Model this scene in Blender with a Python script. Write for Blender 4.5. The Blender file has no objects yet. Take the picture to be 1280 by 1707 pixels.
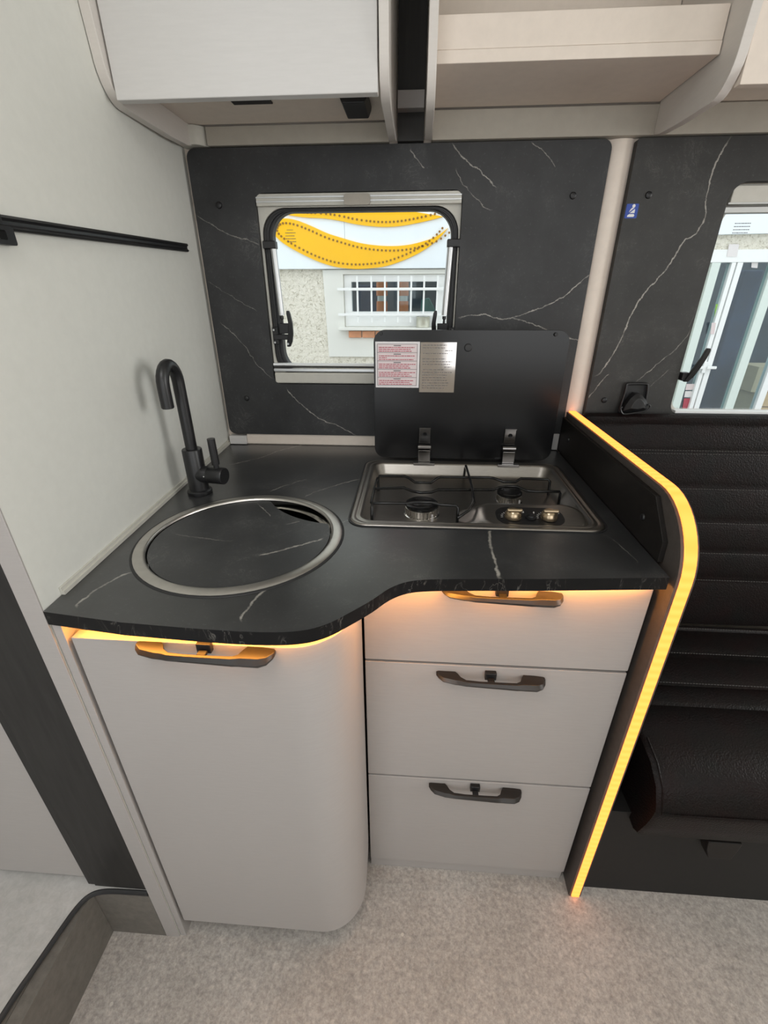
import bpy, bmesh, math, random
import numpy as np
from mathutils import Vector, Matrix

random.seed(4)
scene = bpy.context.scene
COL = scene.collection
PI = math.pi

# ------------------------------------------------------------------ camera
F_PX, PITCH, YAW, ROLL = 745.5, 0.4547, 0.0683, -0.0029
CAM = Vector((0.5202, -1.1825, 1.2800))
cp, sp, cy, sy = math.cos(PITCH), math.sin(PITCH), math.cos(YAW), math.sin(YAW)
FWD = Vector((-sy * cp, cy * cp, -sp))
RT = Vector((cy, sy, 0))
UP = RT.cross(FWD)
R2 = RT * math.cos(ROLL) + UP * math.sin(ROLL)
U2 = -RT * math.sin(ROLL) + UP * math.cos(ROLL)
cam_data = bpy.data.cameras.new('camera')
cam = bpy.data.objects.new('camera', cam_data)
COL.objects.link(cam)
cam_data.sensor_fit = 'VERTICAL'
cam_data.sensor_height = 24.0
cam_data.lens = F_PX / 1707.0 * 24.0
cam_data.clip_start = 0.02
cam.matrix_world = Matrix(((R2.x, U2.x, -FWD.x, CAM.x), (R2.y, U2.y, -FWD.y, CAM.y), (R2.z, U2.z, -FWD.z, CAM.z), (0, 0, 0, 1)))
scene.camera = cam


def at(px, py, ax, val):
    """photo pixel -> world point on the plane axis = val (the surface it lies on)"""
    d = FWD + R2 * ((px - 640) / F_PX) - U2 * ((py - 853.5) / F_PX)
    i = 'xyz'.index(ax)
    return CAM + d * ((val - CAM[i]) / d[i])


# ------------------------------------------------------------------ world, lights, exposure
world = bpy.data.worlds.new('world')
scene.world = world
world.use_nodes = True
bg = world.node_tree.nodes['Background']
bg.inputs[0].default_value = (0.95, 0.98, 1.0, 1)
bg.inputs[1].default_value = 2.3

vs = scene.view_settings
vs.view_transform = 'Standard'
vs.look = 'None'
vs.gamma = 1.0
vs.use_curve_mapping = False
vs.exposure = -0.45
scene.cycles.use_denoising = True
scene.cycles.max_bounces = 8
scene.cycles.diffuse_bounces = 5
scene.cycles.transparent_max_bounces = 16
scene.cycles.caustics_reflective = False
scene.cycles.caustics_refractive = False
scene.cycles.sample_clamp_indirect = 4.0


def area_light(name, loc, direction, sx, sy_, power, color):
    ld = bpy.data.lights.new(name, 'AREA')
    ld.shape = 'RECTANGLE'
    ld.size, ld.size_y, ld.energy, ld.color = sx, sy_, power, color
    o = bpy.data.objects.new(name, ld)
    COL.objects.link(o)
    o.location = loc
    o.rotation_euler = Vector(direction).to_track_quat('-Z', 'Z').to_euler()
    return o


# daylight from windscreen and entrance door, plus an added window and unseen roof opening
area_light('windscreen_daylight', (2.9, -1.0, 1.52), (-1, 0.05, 0.12), 1.3, 0.7, 26, (1.0, 0.985, 0.965))
area_light('entrance_door_daylight', (-0.07, -2.12, 1.05), (0, 1, 0.03), 1.1, 1.6, 1.8, (1.0, 0.985, 0.965))
area_light('added_side_daylight', (1.32, -2.12, 1.30), (0, 1, 0.08), 1.2, 0.9, 5.5, (1.0, 0.975, 0.95))  # window invented to lift the upper fronts and brighten the foil sticker
area_light('unseen_roof_daylight', (0.25, -1.35, 1.985), (0, 0, -1), 0.5, 0.5, 7.2, (1.0, 0.975, 0.945))  # unseen roof opening, put in to brighten the floor from above


# ------------------------------------------------------------------ materials
def srgb(r, g, b):
    f = lambda c: ((c / 255) / 12.92) if c / 255 <= 0.04045 else (((c / 255) + 0.055) / 1.055) ** 2.4
    return (f(r), f(g), f(b), 1)


class NT:
    def __init__(self, name):
        self.m = bpy.data.materials.new(name)
        self.m.use_nodes = True
        self.t = self.m.node_tree
        self.b = self.t.nodes['Principled BSDF']
        self.out = self.t.nodes['Material Output']

    def n(self, typ, **kw):
        nd = self.t.nodes.new(typ)
        for k, v in kw.items():
            setattr(nd, k, v)
        return nd

    def l(self, a, b):
        self.t.links.new(a, b)

    def math(self, op, a, b=None, c=None, clamp=False):
        nd = self.n('ShaderNodeMath', operation=op, use_clamp=clamp)
        for i, v in enumerate((a, b, c)):
            if v is None:
                continue
            if isinstance(v, (int, float)):
                nd.inputs[i].default_value = v
            else:
                self.l(v, nd.inputs[i])
        return nd.outputs[0]

    def noise(self, scale, detail=3, rough=0.5, vec=None, dist=0.0):
        nd = self.n('ShaderNodeTexNoise')
        nd.inputs['Scale'].default_value = scale
        nd.inputs['Detail'].default_value = detail
        nd.inputs['Roughness'].default_value = rough
        nd.inputs['Distortion'].default_value = dist
        self.l(vec if vec is not None else self.obj(), nd.inputs['Vector'])
        return nd.outputs['Fac']

    def obj(self):
        if not hasattr(self, '_tc'):
            self._tc = self.n('ShaderNodeTexCoord')
        return self._tc.outputs['Object']

    def scaled(self, s):
        mp = self.n('ShaderNodeMapping')
        mp.inputs['Scale'].default_value = s
        self.l(self.obj(), mp.inputs['Vector'])
        return mp.outputs[0]

    def ramp(self, fac, stops):
        r = self.n('ShaderNodeValToRGB')
        el = r.color_ramp.elements
        while len(el) < len(stops):
            el.new(0.5)
        for e, (p, c) in zip(el, stops):
            e.position = p
            e.color = c if len(c) == 4 else (*c, 1)
        self.l(fac, r.inputs[0])
        return r.outputs[0]

    def mix(self, fac, a, b, blend='MIX'):
        nd = self.n('ShaderNodeMix', data_type='RGBA', blend_type=blend)
        for i, v in ((0, fac), (6, a), (7, b)):
            if isinstance(v, (int, float)):
                nd.inputs[i].default_value = v
            elif isinstance(v, tuple):
                nd.inputs[i].default_value = v
            else:
                self.l(v, nd.inputs[i])
        return nd.outputs[2]

    def bump(self, h, strength=0.2, dist=0.001):
        nd = self.n('ShaderNodeBump')
        nd.inputs['Strength'].default_value = strength
        nd.inputs['Distance'].default_value = dist
        self.l(h, nd.inputs['Height'])
        self.l(nd.outputs[0], self.b.inputs['Normal'])

    def set(self, color=None, rough=None, metal=None, spec=None, **kw):
        if color is not None:
            if isinstance(color, tuple):
                self.b.inputs['Base Color'].default_value = color
            else:
                self.l(color, self.b.inputs['Base Color'])
        if rough is not None:
            if isinstance(rough, (int, float)):
                self.b.inputs['Roughness'].default_value = rough
            else:
                self.l(rough, self.b.inputs['Roughness'])
        if metal is not None:
            self.b.inputs['Metallic'].default_value = metal
        if spec is not None:
            self.b.inputs['Specular IOR Level'].default_value = spec
        for k, v in kw.items():
            self.b.inputs[k].default_value = v
        return self.m


def plain(name, color, rough=0.5, metal=0.0, spec=0.5, var=0.06, scale=40, bump=0.0, stretch=(1, 1, 1), **kw):
    t = NT(name)
    f = t.noise(scale, 4, 0.6, t.scaled(stretch))
    lo = tuple(c * (1 - var) for c in color[:3]) + (1,)
    hi = tuple(min(1, c * (1 + var)) for c in color[:3]) + (1,)
    t.set(t.ramp(f, [(0.3, lo), (0.7, hi)]), rough, metal, spec, **kw)
    if bump:
        t.bump(f, bump, 0.0006)
    return t.m


def emission(name, color, strength, mod=None):
    t = NT(name)
    e = t.n('ShaderNodeEmission')
    e.inputs[0].default_value = color
    e.inputs[1].default_value = strength
    if mod:
        mod(t, e)
    t.l(e.outputs[0], t.out.inputs[0])
    return t.m


def veined(name, axes, veins, base=(0.026, 0.0265, 0.0275), rough=0.42, faint=0.5, spec=0.4, coat=0.0):
    """charcoal laminate with printed pale veins; each vein is (polyline in the two axes, width, strength)"""
    t = NT(name)
    sep = t.n('ShaderNodeSeparateXYZ')
    t.l(t.obj(), sep.inputs[0])
    A, B = sep.outputs['XYZ'.index(axes[0].upper())], sep.outputs['XYZ'.index(axes[1].upper())]
    cloud = t.noise(9, 6, 0.62)
    fine = t.noise(160, 3, 0.6)
    dark = tuple(c * 0.75 for c in base) + (1,)
    lite = tuple(c * 1.45 for c in base) + (1,)
    col = t.ramp(cloud, [(0.32, dark), (0.72, lite)])
    specks = t.ramp(fine, [(0.60, (0, 0, 0)), (0.85, (0.045, 0.045, 0.045))])
    col = t.mix(1.0, col, specks, 'ADD')
    # faint scratchy cross hatching of the print
    st = t.noise(14, 7, 0.75, None, 2.2)
    hat = t.math('MULTIPLY', t.math('SUBTRACT', 1, t.math('MULTIPLY', t.math('ABSOLUTE', t.math('SUBTRACT', st, 0.5)), 90), clamp=True), t.math('MULTIPLY', t.math('SUBTRACT', cloud, 0.52, clamp=True), 3.0 * faint))
    acc = hat
    wob = t.math('SUBTRACT', t.noise(55, 5, 0.65), 0.5)
    brk = t.noise(45, 3, 0.6)
    for pts, width, strength in veins:
        P = np.array(pts, float)
        d = P[-1] - P[0]
        L = np.hypot(*d)
        u = d / L
        v = np.array((-u[1], u[0]))
        us = (P - P[0]) @ u
        vv = (P - P[0]) @ v
        vmin, vmax = min(vv.min(), 0) - 1e-4, max(vv.max(), 0) + 1e-4
        du = t.math('SUBTRACT', t.math('ADD', t.math('MULTIPLY', A, float(u[0])), t.math('MULTIPLY', B, float(u[1]))), float(P[0] @ u))
        dv = t.math('SUBTRACT', t.math('ADD', t.math('MULTIPLY', A, float(v[0])), t.math('MULTIPLY', B, float(v[1]))), float(P[0] @ v))
        tt = t.math('DIVIDE', du, float(L))
        fc = t.n('ShaderNodeFloatCurve')
        cu = fc.mapping.curves[0]
        seq = sorted(zip(np.clip(us / L, 0, 1), (vv - vmin) / (vmax - vmin)))
        while len(cu.points) < len(seq):
            cu.points.new(0.5, 0.5)
        for p_, (a_, b_) in zip(cu.points, seq):
            p_.location = (float(a_), float(b_))
        fc.mapping.update()
        t.l(tt, fc.inputs['Value'])
        f = t.math('ADD', t.math('MULTIPLY', fc.outputs[0], float(vmax - vmin)), float(vmin))
        dist = t.math('ABSOLUTE', t.math('ADD', t.math('SUBTRACT', dv, f), t.math('MULTIPLY', wob, 0.013)))
        w = t.math('MULTIPLY', t.math('ADD', brk, 0.10), width * 0.95)
        line = t.math('SUBTRACT', 1, t.math('DIVIDE', dist, w), clamp=True)
        line = t.math('POWER', line, 0.7)
        mask = t.math('MULTIPLY', t.math('MULTIPLY', tt, 14, clamp=True), t.math('MULTIPLY', t.math('SUBTRACT', 1, tt), 14, clamp=True))
        mask = t.math('MULTIPLY', mask, t.math('MULTIPLY', t.math('SUBTRACT', brk, 0.22), 3.2 * strength, clamp=True))
        acc = t.math('MAXIMUM', acc, t.math('MULTIPLY', line, mask))
    col = t.mix(acc, col, (0.40, 0.38, 0.34, 1))
    t.set(col, rough, 0, spec)
    if coat:
        t.b.inputs['Coat Weight'].default_value = coat
        t.b.inputs['Coat Roughness'].default_value = 0.27
    t.bump(fine, 0.12, 0.0005)
    return t.m


def px_line(pts, ax, val, axes):
    i, j = 'xyz'.index(axes[0]), 'xyz'.index(axes[1])
    return [(at(x, y, ax, val)[i], at(x, y, ax, val)[j]) for x, y in pts]


def panel_veins(lists, ax, val, axes):
    return [(px_line(p, ax, val, axes), w, s) for p, w, s in lists]


M = {}
M['panel'] = veined('charcoal_marble_panel', 'xz', panel_veins([
    ([(326, 358), (350, 373), (385, 392), (415, 401), (434, 409)], .0022, .5),
    ([(684, 248), (697, 268), (709, 279)], .002, .6),
    ([(753, 236), (775, 265), (800, 285), (828, 314)], .0022, .8),
    ([(762, 276), (775, 310), (795, 333), (822, 350)], .0018, .6),
    ([(885, 236), (908, 256), (926, 279)], .002, .6),
    ([(762, 530), (805, 524), (850, 530), (885, 519), (930, 500), (960, 476), (990, 452)], .0026, .9),
    ([(848, 528), (890, 541), (940, 561), (972, 566)], .0022, .7),
    ([(366, 536), (398, 566), (418, 592), (435, 614), (460, 630)], .0018, .6),
    ([(478, 641), (500, 672), (530, 696), (560, 708), (596, 728)], .0026, .8),
    ([(345, 468), (380, 490), (430, 520)], .0012, .35),
], 'y', 0.0, 'xz'), rough=0.5)
o5 = lambda L: [(960 + a * .293, 220 + b * .293) for a, b in L]
M['panel_b'] = veined('charcoal_marble_panel_right', 'xz', panel_veins([
    (o5([(890, 5), (820, 130), (760, 290), (735, 420), (705, 545), (610, 630), (520, 770), (450, 850), (335, 1000), (270, 1150), (220, 1250), (90, 1390)]), .0032, 1.0),
    (o5([(190, 1375), (120, 1450), (70, 1515)]), .002, .6),
    (o5([(645, 1100), (590, 1210), (500, 1290), (335, 1425)]), .002, .5),
    (o5([(530, 1350), (420, 1450)]), .0016, .4),
    (o5([(720, 905), (690, 990), (640, 1120)]), .0012, .3),
], 'y', 0.0, 'xz'), rough=0.5, base=(0.028, 0.0275, 0.026))
M['worktop'] = veined('charcoal_marble_worktop', 'xy', panel_veins([
    ([(128, 1014), (150, 990), (185, 968), (226, 955)], .0042, .8),
    ([(403, 1038), (420, 1005), (440, 985), (470, 968)], .0042, .8),
    ([(822, 876), (817, 905), (825, 935), (834, 966)], .0050, 1.0),
    ([(375, 774), (430, 764), (470, 750), (530, 736)], .0030, .7),
    ([(450, 820), (480, 808), (512, 799)], .0026, .7),
    ([(508, 830), (550, 812), (608, 798)], .0026, .7),
    ([(562, 874), (606, 858)], .0026, .6),
    ([(1003, 890), (1040, 915), (1060, 940)], .002, .3),
], 'z', 0.9, 'xy'), rough=0.31, spec=.9, coat=.4, base=(0.025, 0.0256, 0.0265))
M['cover'] = veined('charcoal_marble_cover', 'xy', panel_veins([
    ([(430, 926), (490, 911), (540, 896)], .0034, .8),
    ([(290, 888), (340, 897), (390, 900)], .002, .3),
    ([(425, 836), (440, 848), (452, 861)], .0022, .6),
    ([(476, 874), (500, 868)], .0022, .6),
], 'z', 0.9, 'xy'), rough=0.40, faint=0.9, spec=.8, base=(0.028, 0.0287, 0.030))
t = NT('worktop_edge')
st_ = t.noise(22, 4, .6, t.scaled((1, 1, .35)), 1.6)
ln_ = t.math('SUBTRACT', 1, t.math('MULTIPLY', t.math('ABSOLUTE', t.math('SUBTRACT', st_, .5)), 70), clamp=True)
ln_ = t.math('MULTIPLY', ln_, t.math('MULTIPLY', t.math('SUBTRACT', t.noise(30, 2), .42, clamp=True), 5.0, clamp=True))
t.set(t.mix(ln_, (.006, .006, .0065, 1), (.09, .085, .077, 1)), .35, 0, .22)
M['edge'] = t.m
M['upper'] = plain('warm_white_laminate', (0.64, 0.60, 0.56, 1), 0.42, spec=0.35, var=.02, scale=30, stretch=(1, 1, 10), bump=.03)
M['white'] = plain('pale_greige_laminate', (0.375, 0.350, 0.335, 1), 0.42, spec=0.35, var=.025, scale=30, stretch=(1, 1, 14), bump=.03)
M['door_white'] = plain('white_laminate', (0.62, 0.605, 0.59, 1), 0.42, spec=0.35, var=.02, scale=30, stretch=(1, 1, 10), bump=.03)
M['wall'] = plain('cream_wall_panel', (0.72, 0.72, 0.67, 1), 0.5, spec=0.3, var=.02, scale=60, bump=.04)
M['cream'] = plain('cream_plastic', (0.55, 0.535, 0.48, 1), 0.45, spec=0.4, var=.03, scale=60)
M['beige'] = plain('beige_board', (0.74, 0.655, 0.575, 1), 0.5, spec=0.3, var=.03, scale=50, bump=.05)
M['charcoal'] = plain('charcoal_board', (0.036, 0.0345, 0.033, 1), 0.55, spec=0.35, var=.18, scale=90, stretch=(1, 1, .1), bump=.1)
M['jamb'] = plain('dark_grey_jamb', (0.030, 0.0285, 0.027, 1), 0.55, spec=0.2, var=.18, scale=90, stretch=(1, 1, .1), bump=.1)
M['benchbase'] = plain('anthracite_board', (0.014, 0.0132, 0.0128, 1), 0.55, spec=0.3, var=.1, scale=90)
M['trimcream'] = plain('cream_trim_with_shade', (0.38, 0.35, 0.30, 1), 0.5, spec=0.3, var=.03, scale=50)  # cabinet shade mixed into the cream; the blind catch borrows it
M['taupe'] = plain('dark_taupe_board', (0.075, 0.064, 0.057, 1), 0.5, spec=0.35, var=.15, scale=70, bump=.08)
M['darkbrown'] = plain('near_black_board', (0.012, 0.010, 0.009, 1), 0.5, spec=0.3, var=.2, scale=60)
M['black'] = plain('black_plastic', (0.010, 0.010, 0.011, 1), 0.42, spec=0.45, var=.1, scale=80)
M['matt_black'] = plain('matt_black_metal', (0.011, 0.011, 0.012, 1), 0.36, spec=0.5, var=.1, scale=80)
M['bronze'] = plain('dark_bronze_metal', (0.022, 0.019, 0.017, 1), 0.36, metal=0.2, spec=0.5, var=.08, scale=60)
M['rubber'] = plain('black_rubber', (0.014, 0.014, 0.015, 1), 0.5, spec=0.5, var=.1, scale=60)
M['glassblack'] = plain('black_glass', (0.004, 0.004, 0.0045, 1), 0.22, spec=0.35, var=.1, scale=15)
M['steel'] = plain('brushed_steel', (0.37, 0.35, 0.325, 1), 0.34, metal=1.0, var=.06, scale=60, stretch=(1, 8, 8))
M['rim'] = plain('satin_steel_rim', (0.60, 0.575, 0.54, 1), 0.32, metal=1.0, var=.05, scale=60)
M['steel_bright'] = plain('polished_steel', (0.62, 0.60, 0.57, 1), 0.14, metal=1.0, var=.03, scale=60)
M['chrome'] = plain('chrome', (0.30, 0.29, 0.285, 1), 0.12, metal=1.0, var=.03, scale=40)
M['alu'] = plain('satin_aluminium', (0.55, 0.56, 0.56, 1), 0.35, metal=0.8, var=.03, scale=40)
M['enamel'] = plain('black_enamel_wire', (0.006, 0.006, 0.0065, 1), 0.25, spec=0.4, var=.1, scale=60)
M['knob'] = plain('bronze_knob', (0.42, 0.33, 0.22, 1), 0.25, metal=0.9, var=.05, scale=40)
M['white_print'] = plain('white_print', (0.75, 0.74, 0.72, 1), 0.5, var=.02)
M['paper'] = plain('white_sticker', (0.72, 0.69, 0.69, 1), 0.4, var=.02)
M['pink'] = plain('pale_pink_box', (0.68, 0.58, 0.58, 1), 0.4, var=.02)
M['red_print'] = plain('red_print', (0.42, 0.06, 0.09, 1), 0.5, var=.1)
M['grey_print'] = plain('grey_print', (0.12, 0.11, 0.11, 1), 0.5, var=.1)
M['mirror'] = plain('silver_foil', (0.50, 0.47, 0.45, 1), 0.07, metal=1.0, var=.02)
M['blue'] = plain('blue_sticker', (0.015, 0.055, 0.33, 1), 0.4, var=.05)

# mottled stone-look vinyl floor
t = NT('stone_look_vinyl')
n1 = t.noise(6, 8, .72)
n2 = t.noise(75, 7, .78, None, .5)
n3 = t.noise(130, 5, .75)
c = t.ramp(n1, [(.30, (.320, .293, .266)), (.52, (.380, .350, .321)), (.72, (.440, .408, .377))])
c = t.mix(.62, c, t.ramp(n2, [(.30, (.27, .27, .27)), (.50, (.5, .5, .5)), (.70, (.72, .71, .70))]), 'OVERLAY')
c = t.mix(.6, c, t.ramp(n3, [(.32, (.28, .28, .28)), (.68, (.72, .72, .72))]), 'OVERLAY')
vo = t.n('ShaderNodeTexVoronoi')
vo.inputs['Scale'].default_value = 38
vo.inputs['Randomness'].default_value = 1.0
t.l(t.obj(), vo.inputs['Vector'])
sepc = t.n('ShaderNodeSeparateColor')
t.l(vo.outputs['Color'], sepc.inputs[0])
chip = t.math('MULTIPLY', t.math('LESS_THAN', vo.outputs['Distance'], 0.13), t.math('GREATER_THAN', sepc.outputs[0], 0.95))
c = t.mix(chip, c, (.52, .49, .44, 1))
t.set(c, .5, 0, .35)
t.bump(n2, .18, .001)
M['floor'] = t.m
t = NT('step_riser_vinyl')
n2 = t.noise(60, 5, .7)
t.set(t.ramp(n2, [(.3, (.125, .115, .10)), (.7, (.175, .16, .14))]), .6, 0, .3)
M['riser'] = t.m
t = NT('platform_vinyl')
n1 = t.noise(7, 6, .65)
n2 = t.noise(70, 5, .7, None, .6)
c = t.ramp(n1, [(.30, (.40, .39, .37)), (.72, (.52, .505, .49))])
c = t.mix(.5, c, t.ramp(n2, [(.33, (.4, .4, .4)), (.68, (.6, .6, .6))]), 'OVERLAY')
t.set(c, .5, 0, .35)
M['platform'] = t.m

# black grained leatherette
t = NT('black_leatherette')
vo = t.n('ShaderNodeTexVoronoi')
vo.feature = 'SMOOTH_F1'
vo.inputs['Scale'].default_value = 330
t.l(t.obj(), vo.inputs['Vector'])
t.set(t.ramp(t.noise(20, 3), [(.3, (.0065, .0060, .0057)), (.7, (.0095, .0052, .0050))]), .40, 0, .13)
t.bump(vo.outputs['Distance'], .6, .0012)
M['leather'] = t.m
M['stitch'] = plain('grey_stitching', (0.10, 0.095, 0.09, 1), 0.7, var=.2)
M['webbing'] = plain('black_webbing', (0.014, 0.013, 0.013, 1), 0.65, var=.3, scale=300, bump=.3)

# led tape: evenly spaced diodes show as soft bands along the diffuser


def ledmod(t, e):
    sep = t.n('ShaderNodeSeparateXYZ')
    t.l(t.obj(), sep.inputs[0])
    s = t.math('SUBTRACT', sep.outputs[1], sep.outputs[2])
    w = t.math('SINE', t.math('MULTIPLY', s, 2 * PI / 0.0165))
    f = t.math('MULTIPLY_ADD', w, 0.5, 0.5)
    col = t.ramp(f, [(0.0, (1.0, .245, .042)), (1.0, (1.0, .262, .050))])
    t.l(col, e.inputs[0])
    t.l(t.math('MULTIPLY_ADD', f, 0.25, 4.2), e.inputs[1])


M['led'] = emission('amber_led_diffuser', (1, .45, .06, 1), 1.7, ledmod)
M['led_under'] = emission('amber_led_under_worktop', (1, .38, .06, 1), 85.0)

# clear acrylic window pane
t = NT('clear_acrylic')
tr = t.n('ShaderNodeBsdfTransparent')
tr.inputs[0].default_value = (.97, .985, .98, 1)
gl = t.n('ShaderNodeBsdfGlossy')
gl.inputs['Roughness'].default_value = .02
lw = t.n('ShaderNodeLayerWeight')
lw.inputs[0].default_value = .25
mx = t.n('ShaderNodeMixShader')
t.l(t.math('MULTIPLY', lw.outputs['Fresnel'], .35), mx.inputs[0])
t.l(tr.outputs[0], mx.inputs[1])
t.l(gl.outputs[0], mx.inputs[2])
t.l(mx.outputs[0], t.out.inputs[0])
M['pane'] = t.m
t = NT('tinted_shop_glass')
tr = t.n('ShaderNodeBsdfTransparent')
tr.inputs[0].default_value = (.78, .86, .88, 1)
gl = t.n('ShaderNodeBsdfGlossy')
gl.inputs['Roughness'].default_value = .03
mx = t.n('ShaderNodeMixShader')
mx.inputs[0].default_value = .045
t.l(tr.outputs[0], mx.inputs[1])
t.l(gl.outputs[0], mx.inputs[2])
t.l(mx.outputs[0], t.out.inputs[0])
M['shopglass'] = t.m

# exterior
t = NT('roughcast_render')
n = t.noise(42, 5, .6, None, 1.2)
c = t.ramp(n, [(.36, (.52, .49, .40)), (.45, (.78, .75, .65)), (.60, (.86, .83, .74))])
t.set(c, .9, 0, .1)
t.bump(n, .8, .02)
M['roughcast'] = t.m
M['plaster'] = plain('smooth_cream_plaster', (.74, .75, .71, 1), .9, spec=.1, var=.03, scale=8)
M['fascia'] = plain('pale_blue_white_fascia', (.80, .87, .92, 1), .4, spec=.2, var=.01, scale=3)
M['yellow'] = plain('yellow_sign', (.93, .52, .012, 1), .45, spec=.2, var=.02, scale=5)
M['dot'] = plain('ochre_dots', (.26, .12, .008, 1), .6, var=.05)
M['pvc'] = plain('white_window_frame', (.84, .86, .86, 1), .35, spec=.3, var=.01)
M['pvc_green'] = plain('pale_green_white_frame', (.66, .74, .70, 1), .35, spec=.3, var=.02)
M['room'] = plain('dim_interior', (.055, .075, .105, 1), .8, var=.35, scale=4)
M['brick'] = plain('orange_brick', (.60, .28, .15, 1), .85, var=.2, scale=30)
M['orange'] = plain('orange_plastic', (.85, .22, .04, 1), .5, var=.05)
M['tin'] = plain('galvanised_tin', (.50, .50, .42, 1), .35, metal=.6, var=.12, scale=20)
M['card'] = plain('brown_cardboard', (.52, .42, .28, 1), .8, var=.1, scale=15)
M['asphalt'] = plain('grey_asphalt', (.26, .26, .25, 1), .95, var=.15, scale=40)
M['green'] = plain('lime_sticker', (.30, .55, .10, 1), .6, var=.05)
M['bluecloth'] = plain('dark_blue_goods', (.03, .05, .11, 1), .7, var=.3, scale=6)
M['teal'] = plain('teal_goods', (.10, .27, .26, 1), .7, var=.2, scale=6)


# ------------------------------------------------------------------ mesh helpers
def link(name, bm, mat, parent=None, smooth=35, bevel=0.0, segs=2):
    me = bpy.data.meshes.new(name)
    bmesh.ops.recalc_face_normals(bm, faces=bm.faces)
    bm.to_mesh(me)
    bm.free()
    mats = mat if isinstance(mat, (list, tuple)) else [mat]
    for m_ in mats:
        me.materials.append(M[m_])
    o = bpy.data.objects.new(name, me)
    COL.objects.link(o)
    if smooth:
        for p in me.polygons:
            p.use_smooth = True
        me.set_sharp_from_angle(angle=math.radians(smooth))
    if bevel:
        b = o.modifiers.new('bevel', 'BEVEL')
        b.width, b.segments, b.limit_method, b.angle_limit = bevel, segs, 'ANGLE', math.radians(40)
        b.harden_normals = True
    if parent is not None:
        o.parent = parent
        o.matrix_parent_inverse = Matrix.Translation(parent.location).inverted() if parent.parent is None and parent.type == 'EMPTY' else Matrix()
    return o


def thing(name, label, cat, loc, group=None):
    o = bpy.data.objects.new(name, None)
    o.empty_display_size = .05
    o.location = loc
    COL.objects.link(o)
    return tag(o, label, cat, group)


def tag(o, label, cat, group=None):
    o['label'] = label
    o['category'] = cat
    if group:
        o['group'] = group
    return o


def struct(o, label=None):
    o['kind'] = 'structure'
    if label:
        o['label'] = label
    return o


def B():
    return bmesh.new()


def box(x0, x1, y0, y1, z0, z1, bm=None):
    bm = bm or B()
    v = [bm.verts.new(p) for p in ((x0, y0, z0), (x1, y0, z0), (x1, y1, z0), (x0, y1, z0), (x0, y0, z1), (x1, y0, z1), (x1, y1, z1), (x0, y1, z1))]
    for f in ((0, 3, 2, 1), (4, 5, 6, 7), (0, 1, 5, 4), (1, 2, 6, 5), (2, 3, 7, 6), (3, 0, 4, 7)):
        bm.faces.new([v[i] for i in f])
    return bm


def put(a, b, c, ax):
    """2D (a,b) in the plane normal to ax at height c"""
    return {'x': (c, a, b), 'y': (a, c, b), 'z': (a, b, c)}[ax]


def plate(outer, holes, ax, c0, c1, bm=None):
    """flat plate with holes, outline in 2D, thickness c0..c1 along ax"""
    bm = bm or B()
    loops0, edges = [], []
    nv = []
    for lp in [outer] + list(holes):
        vs_ = [bm.verts.new(put(a, b, c0, ax)) for a, b in lp]
        nv += vs_
        loops0.append(vs_)
        for i in range(len(vs_)):
            edges.append(bm.edges.new((vs_[i], vs_[(i + 1) % len(vs_)])))
    g = bmesh.ops.triangle_fill(bm, use_beauty=True, use_dissolve=False, edges=edges)
    faces = [f for f in g['geom'] if isinstance(f, bmesh.types.BMFace)]
    mp = {}
    for v in nv:
        co = list(v.co)
        co['xyz'.index(ax)] = c1
        mp[v] = bm.verts.new(co)
    for f in faces:
        bm.faces.new([mp[v] for v in reversed(f.verts)])
    for vs_ in loops0:
        for i in range(len(vs_)):
            a, b = vs_[i], vs_[(i + 1) % len(vs_)]
            bm.faces.new((a, b, mp[b], mp[a]))
    return bm


def rrect(a0, a1, b0, b1, r, n=6):
    rs = r if isinstance(r, (list, tuple)) else (r,) * 4  # corners: (a1,b0),(a1,b1),(a0,b1),(a0,b0)
    out = []
    for (ca, cb, sa, sb, st), rr in zip(((a1, b0, -1, 1, -90), (a1, b1, -1, -1, 0), (a0, b1, 1, -1, 90), (a0, b0, 1, 1, 180)), rs):
        if rr <= 0:
            out.append((ca, cb))
            continue
        for i in range(n + 1):
            an = math.radians(st + 90 * i / n)
            out.append((ca + sa * rr + rr * math.cos(an), cb + sb * rr + rr * math.sin(an)))
    return out


def circle(cx_, cy_, r, n=32):
    return [(cx_ + r * math.cos(2 * PI * i / n), cy_ + r * math.sin(2 * PI * i / n)) for i in range(n)]


def lathe(profile, c, ax='z', n=32, bm=None, tilt=None):
    """profile [(r, h)] spun round an axis through c; closes at r == 0"""
    bm = bm or B()
    axis = {'x': Vector((1, 0, 0)), 'y': Vector((0, 1, 0)), 'z': Vector((0, 0, 1))}[ax] if tilt is None else Vector(tilt).normalized()
    e1 = axis.orthogonal().normalized()
    e2 = axis.cross(e1)
    c = Vector(c)
    rings = []
    for r, h in profile:
        if r < 1e-6:
            rings.append([bm.verts.new(c + axis * h)])
        else:
            rings.append([bm.verts.new(c + axis * h + e1 * (r * math.cos(2 * PI * i / n)) + e2 * (r * math.sin(2 * PI * i / n))) for i in range(n)])
    for a, b in zip(rings, rings[1:]):
        for i in range(n):
            j = (i + 1) % n
            if len(a) == 1 and len(b) == 1:
                continue
            if len(a) == 1:
                bm.faces.new((a[0], b[i], b[j]))
            elif len(b) == 1:
                bm.faces.new((a[i], a[j], b[0]))
            else:
                bm.faces.new((a[i], a[j], b[j], b[i]))
    return bm


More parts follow.
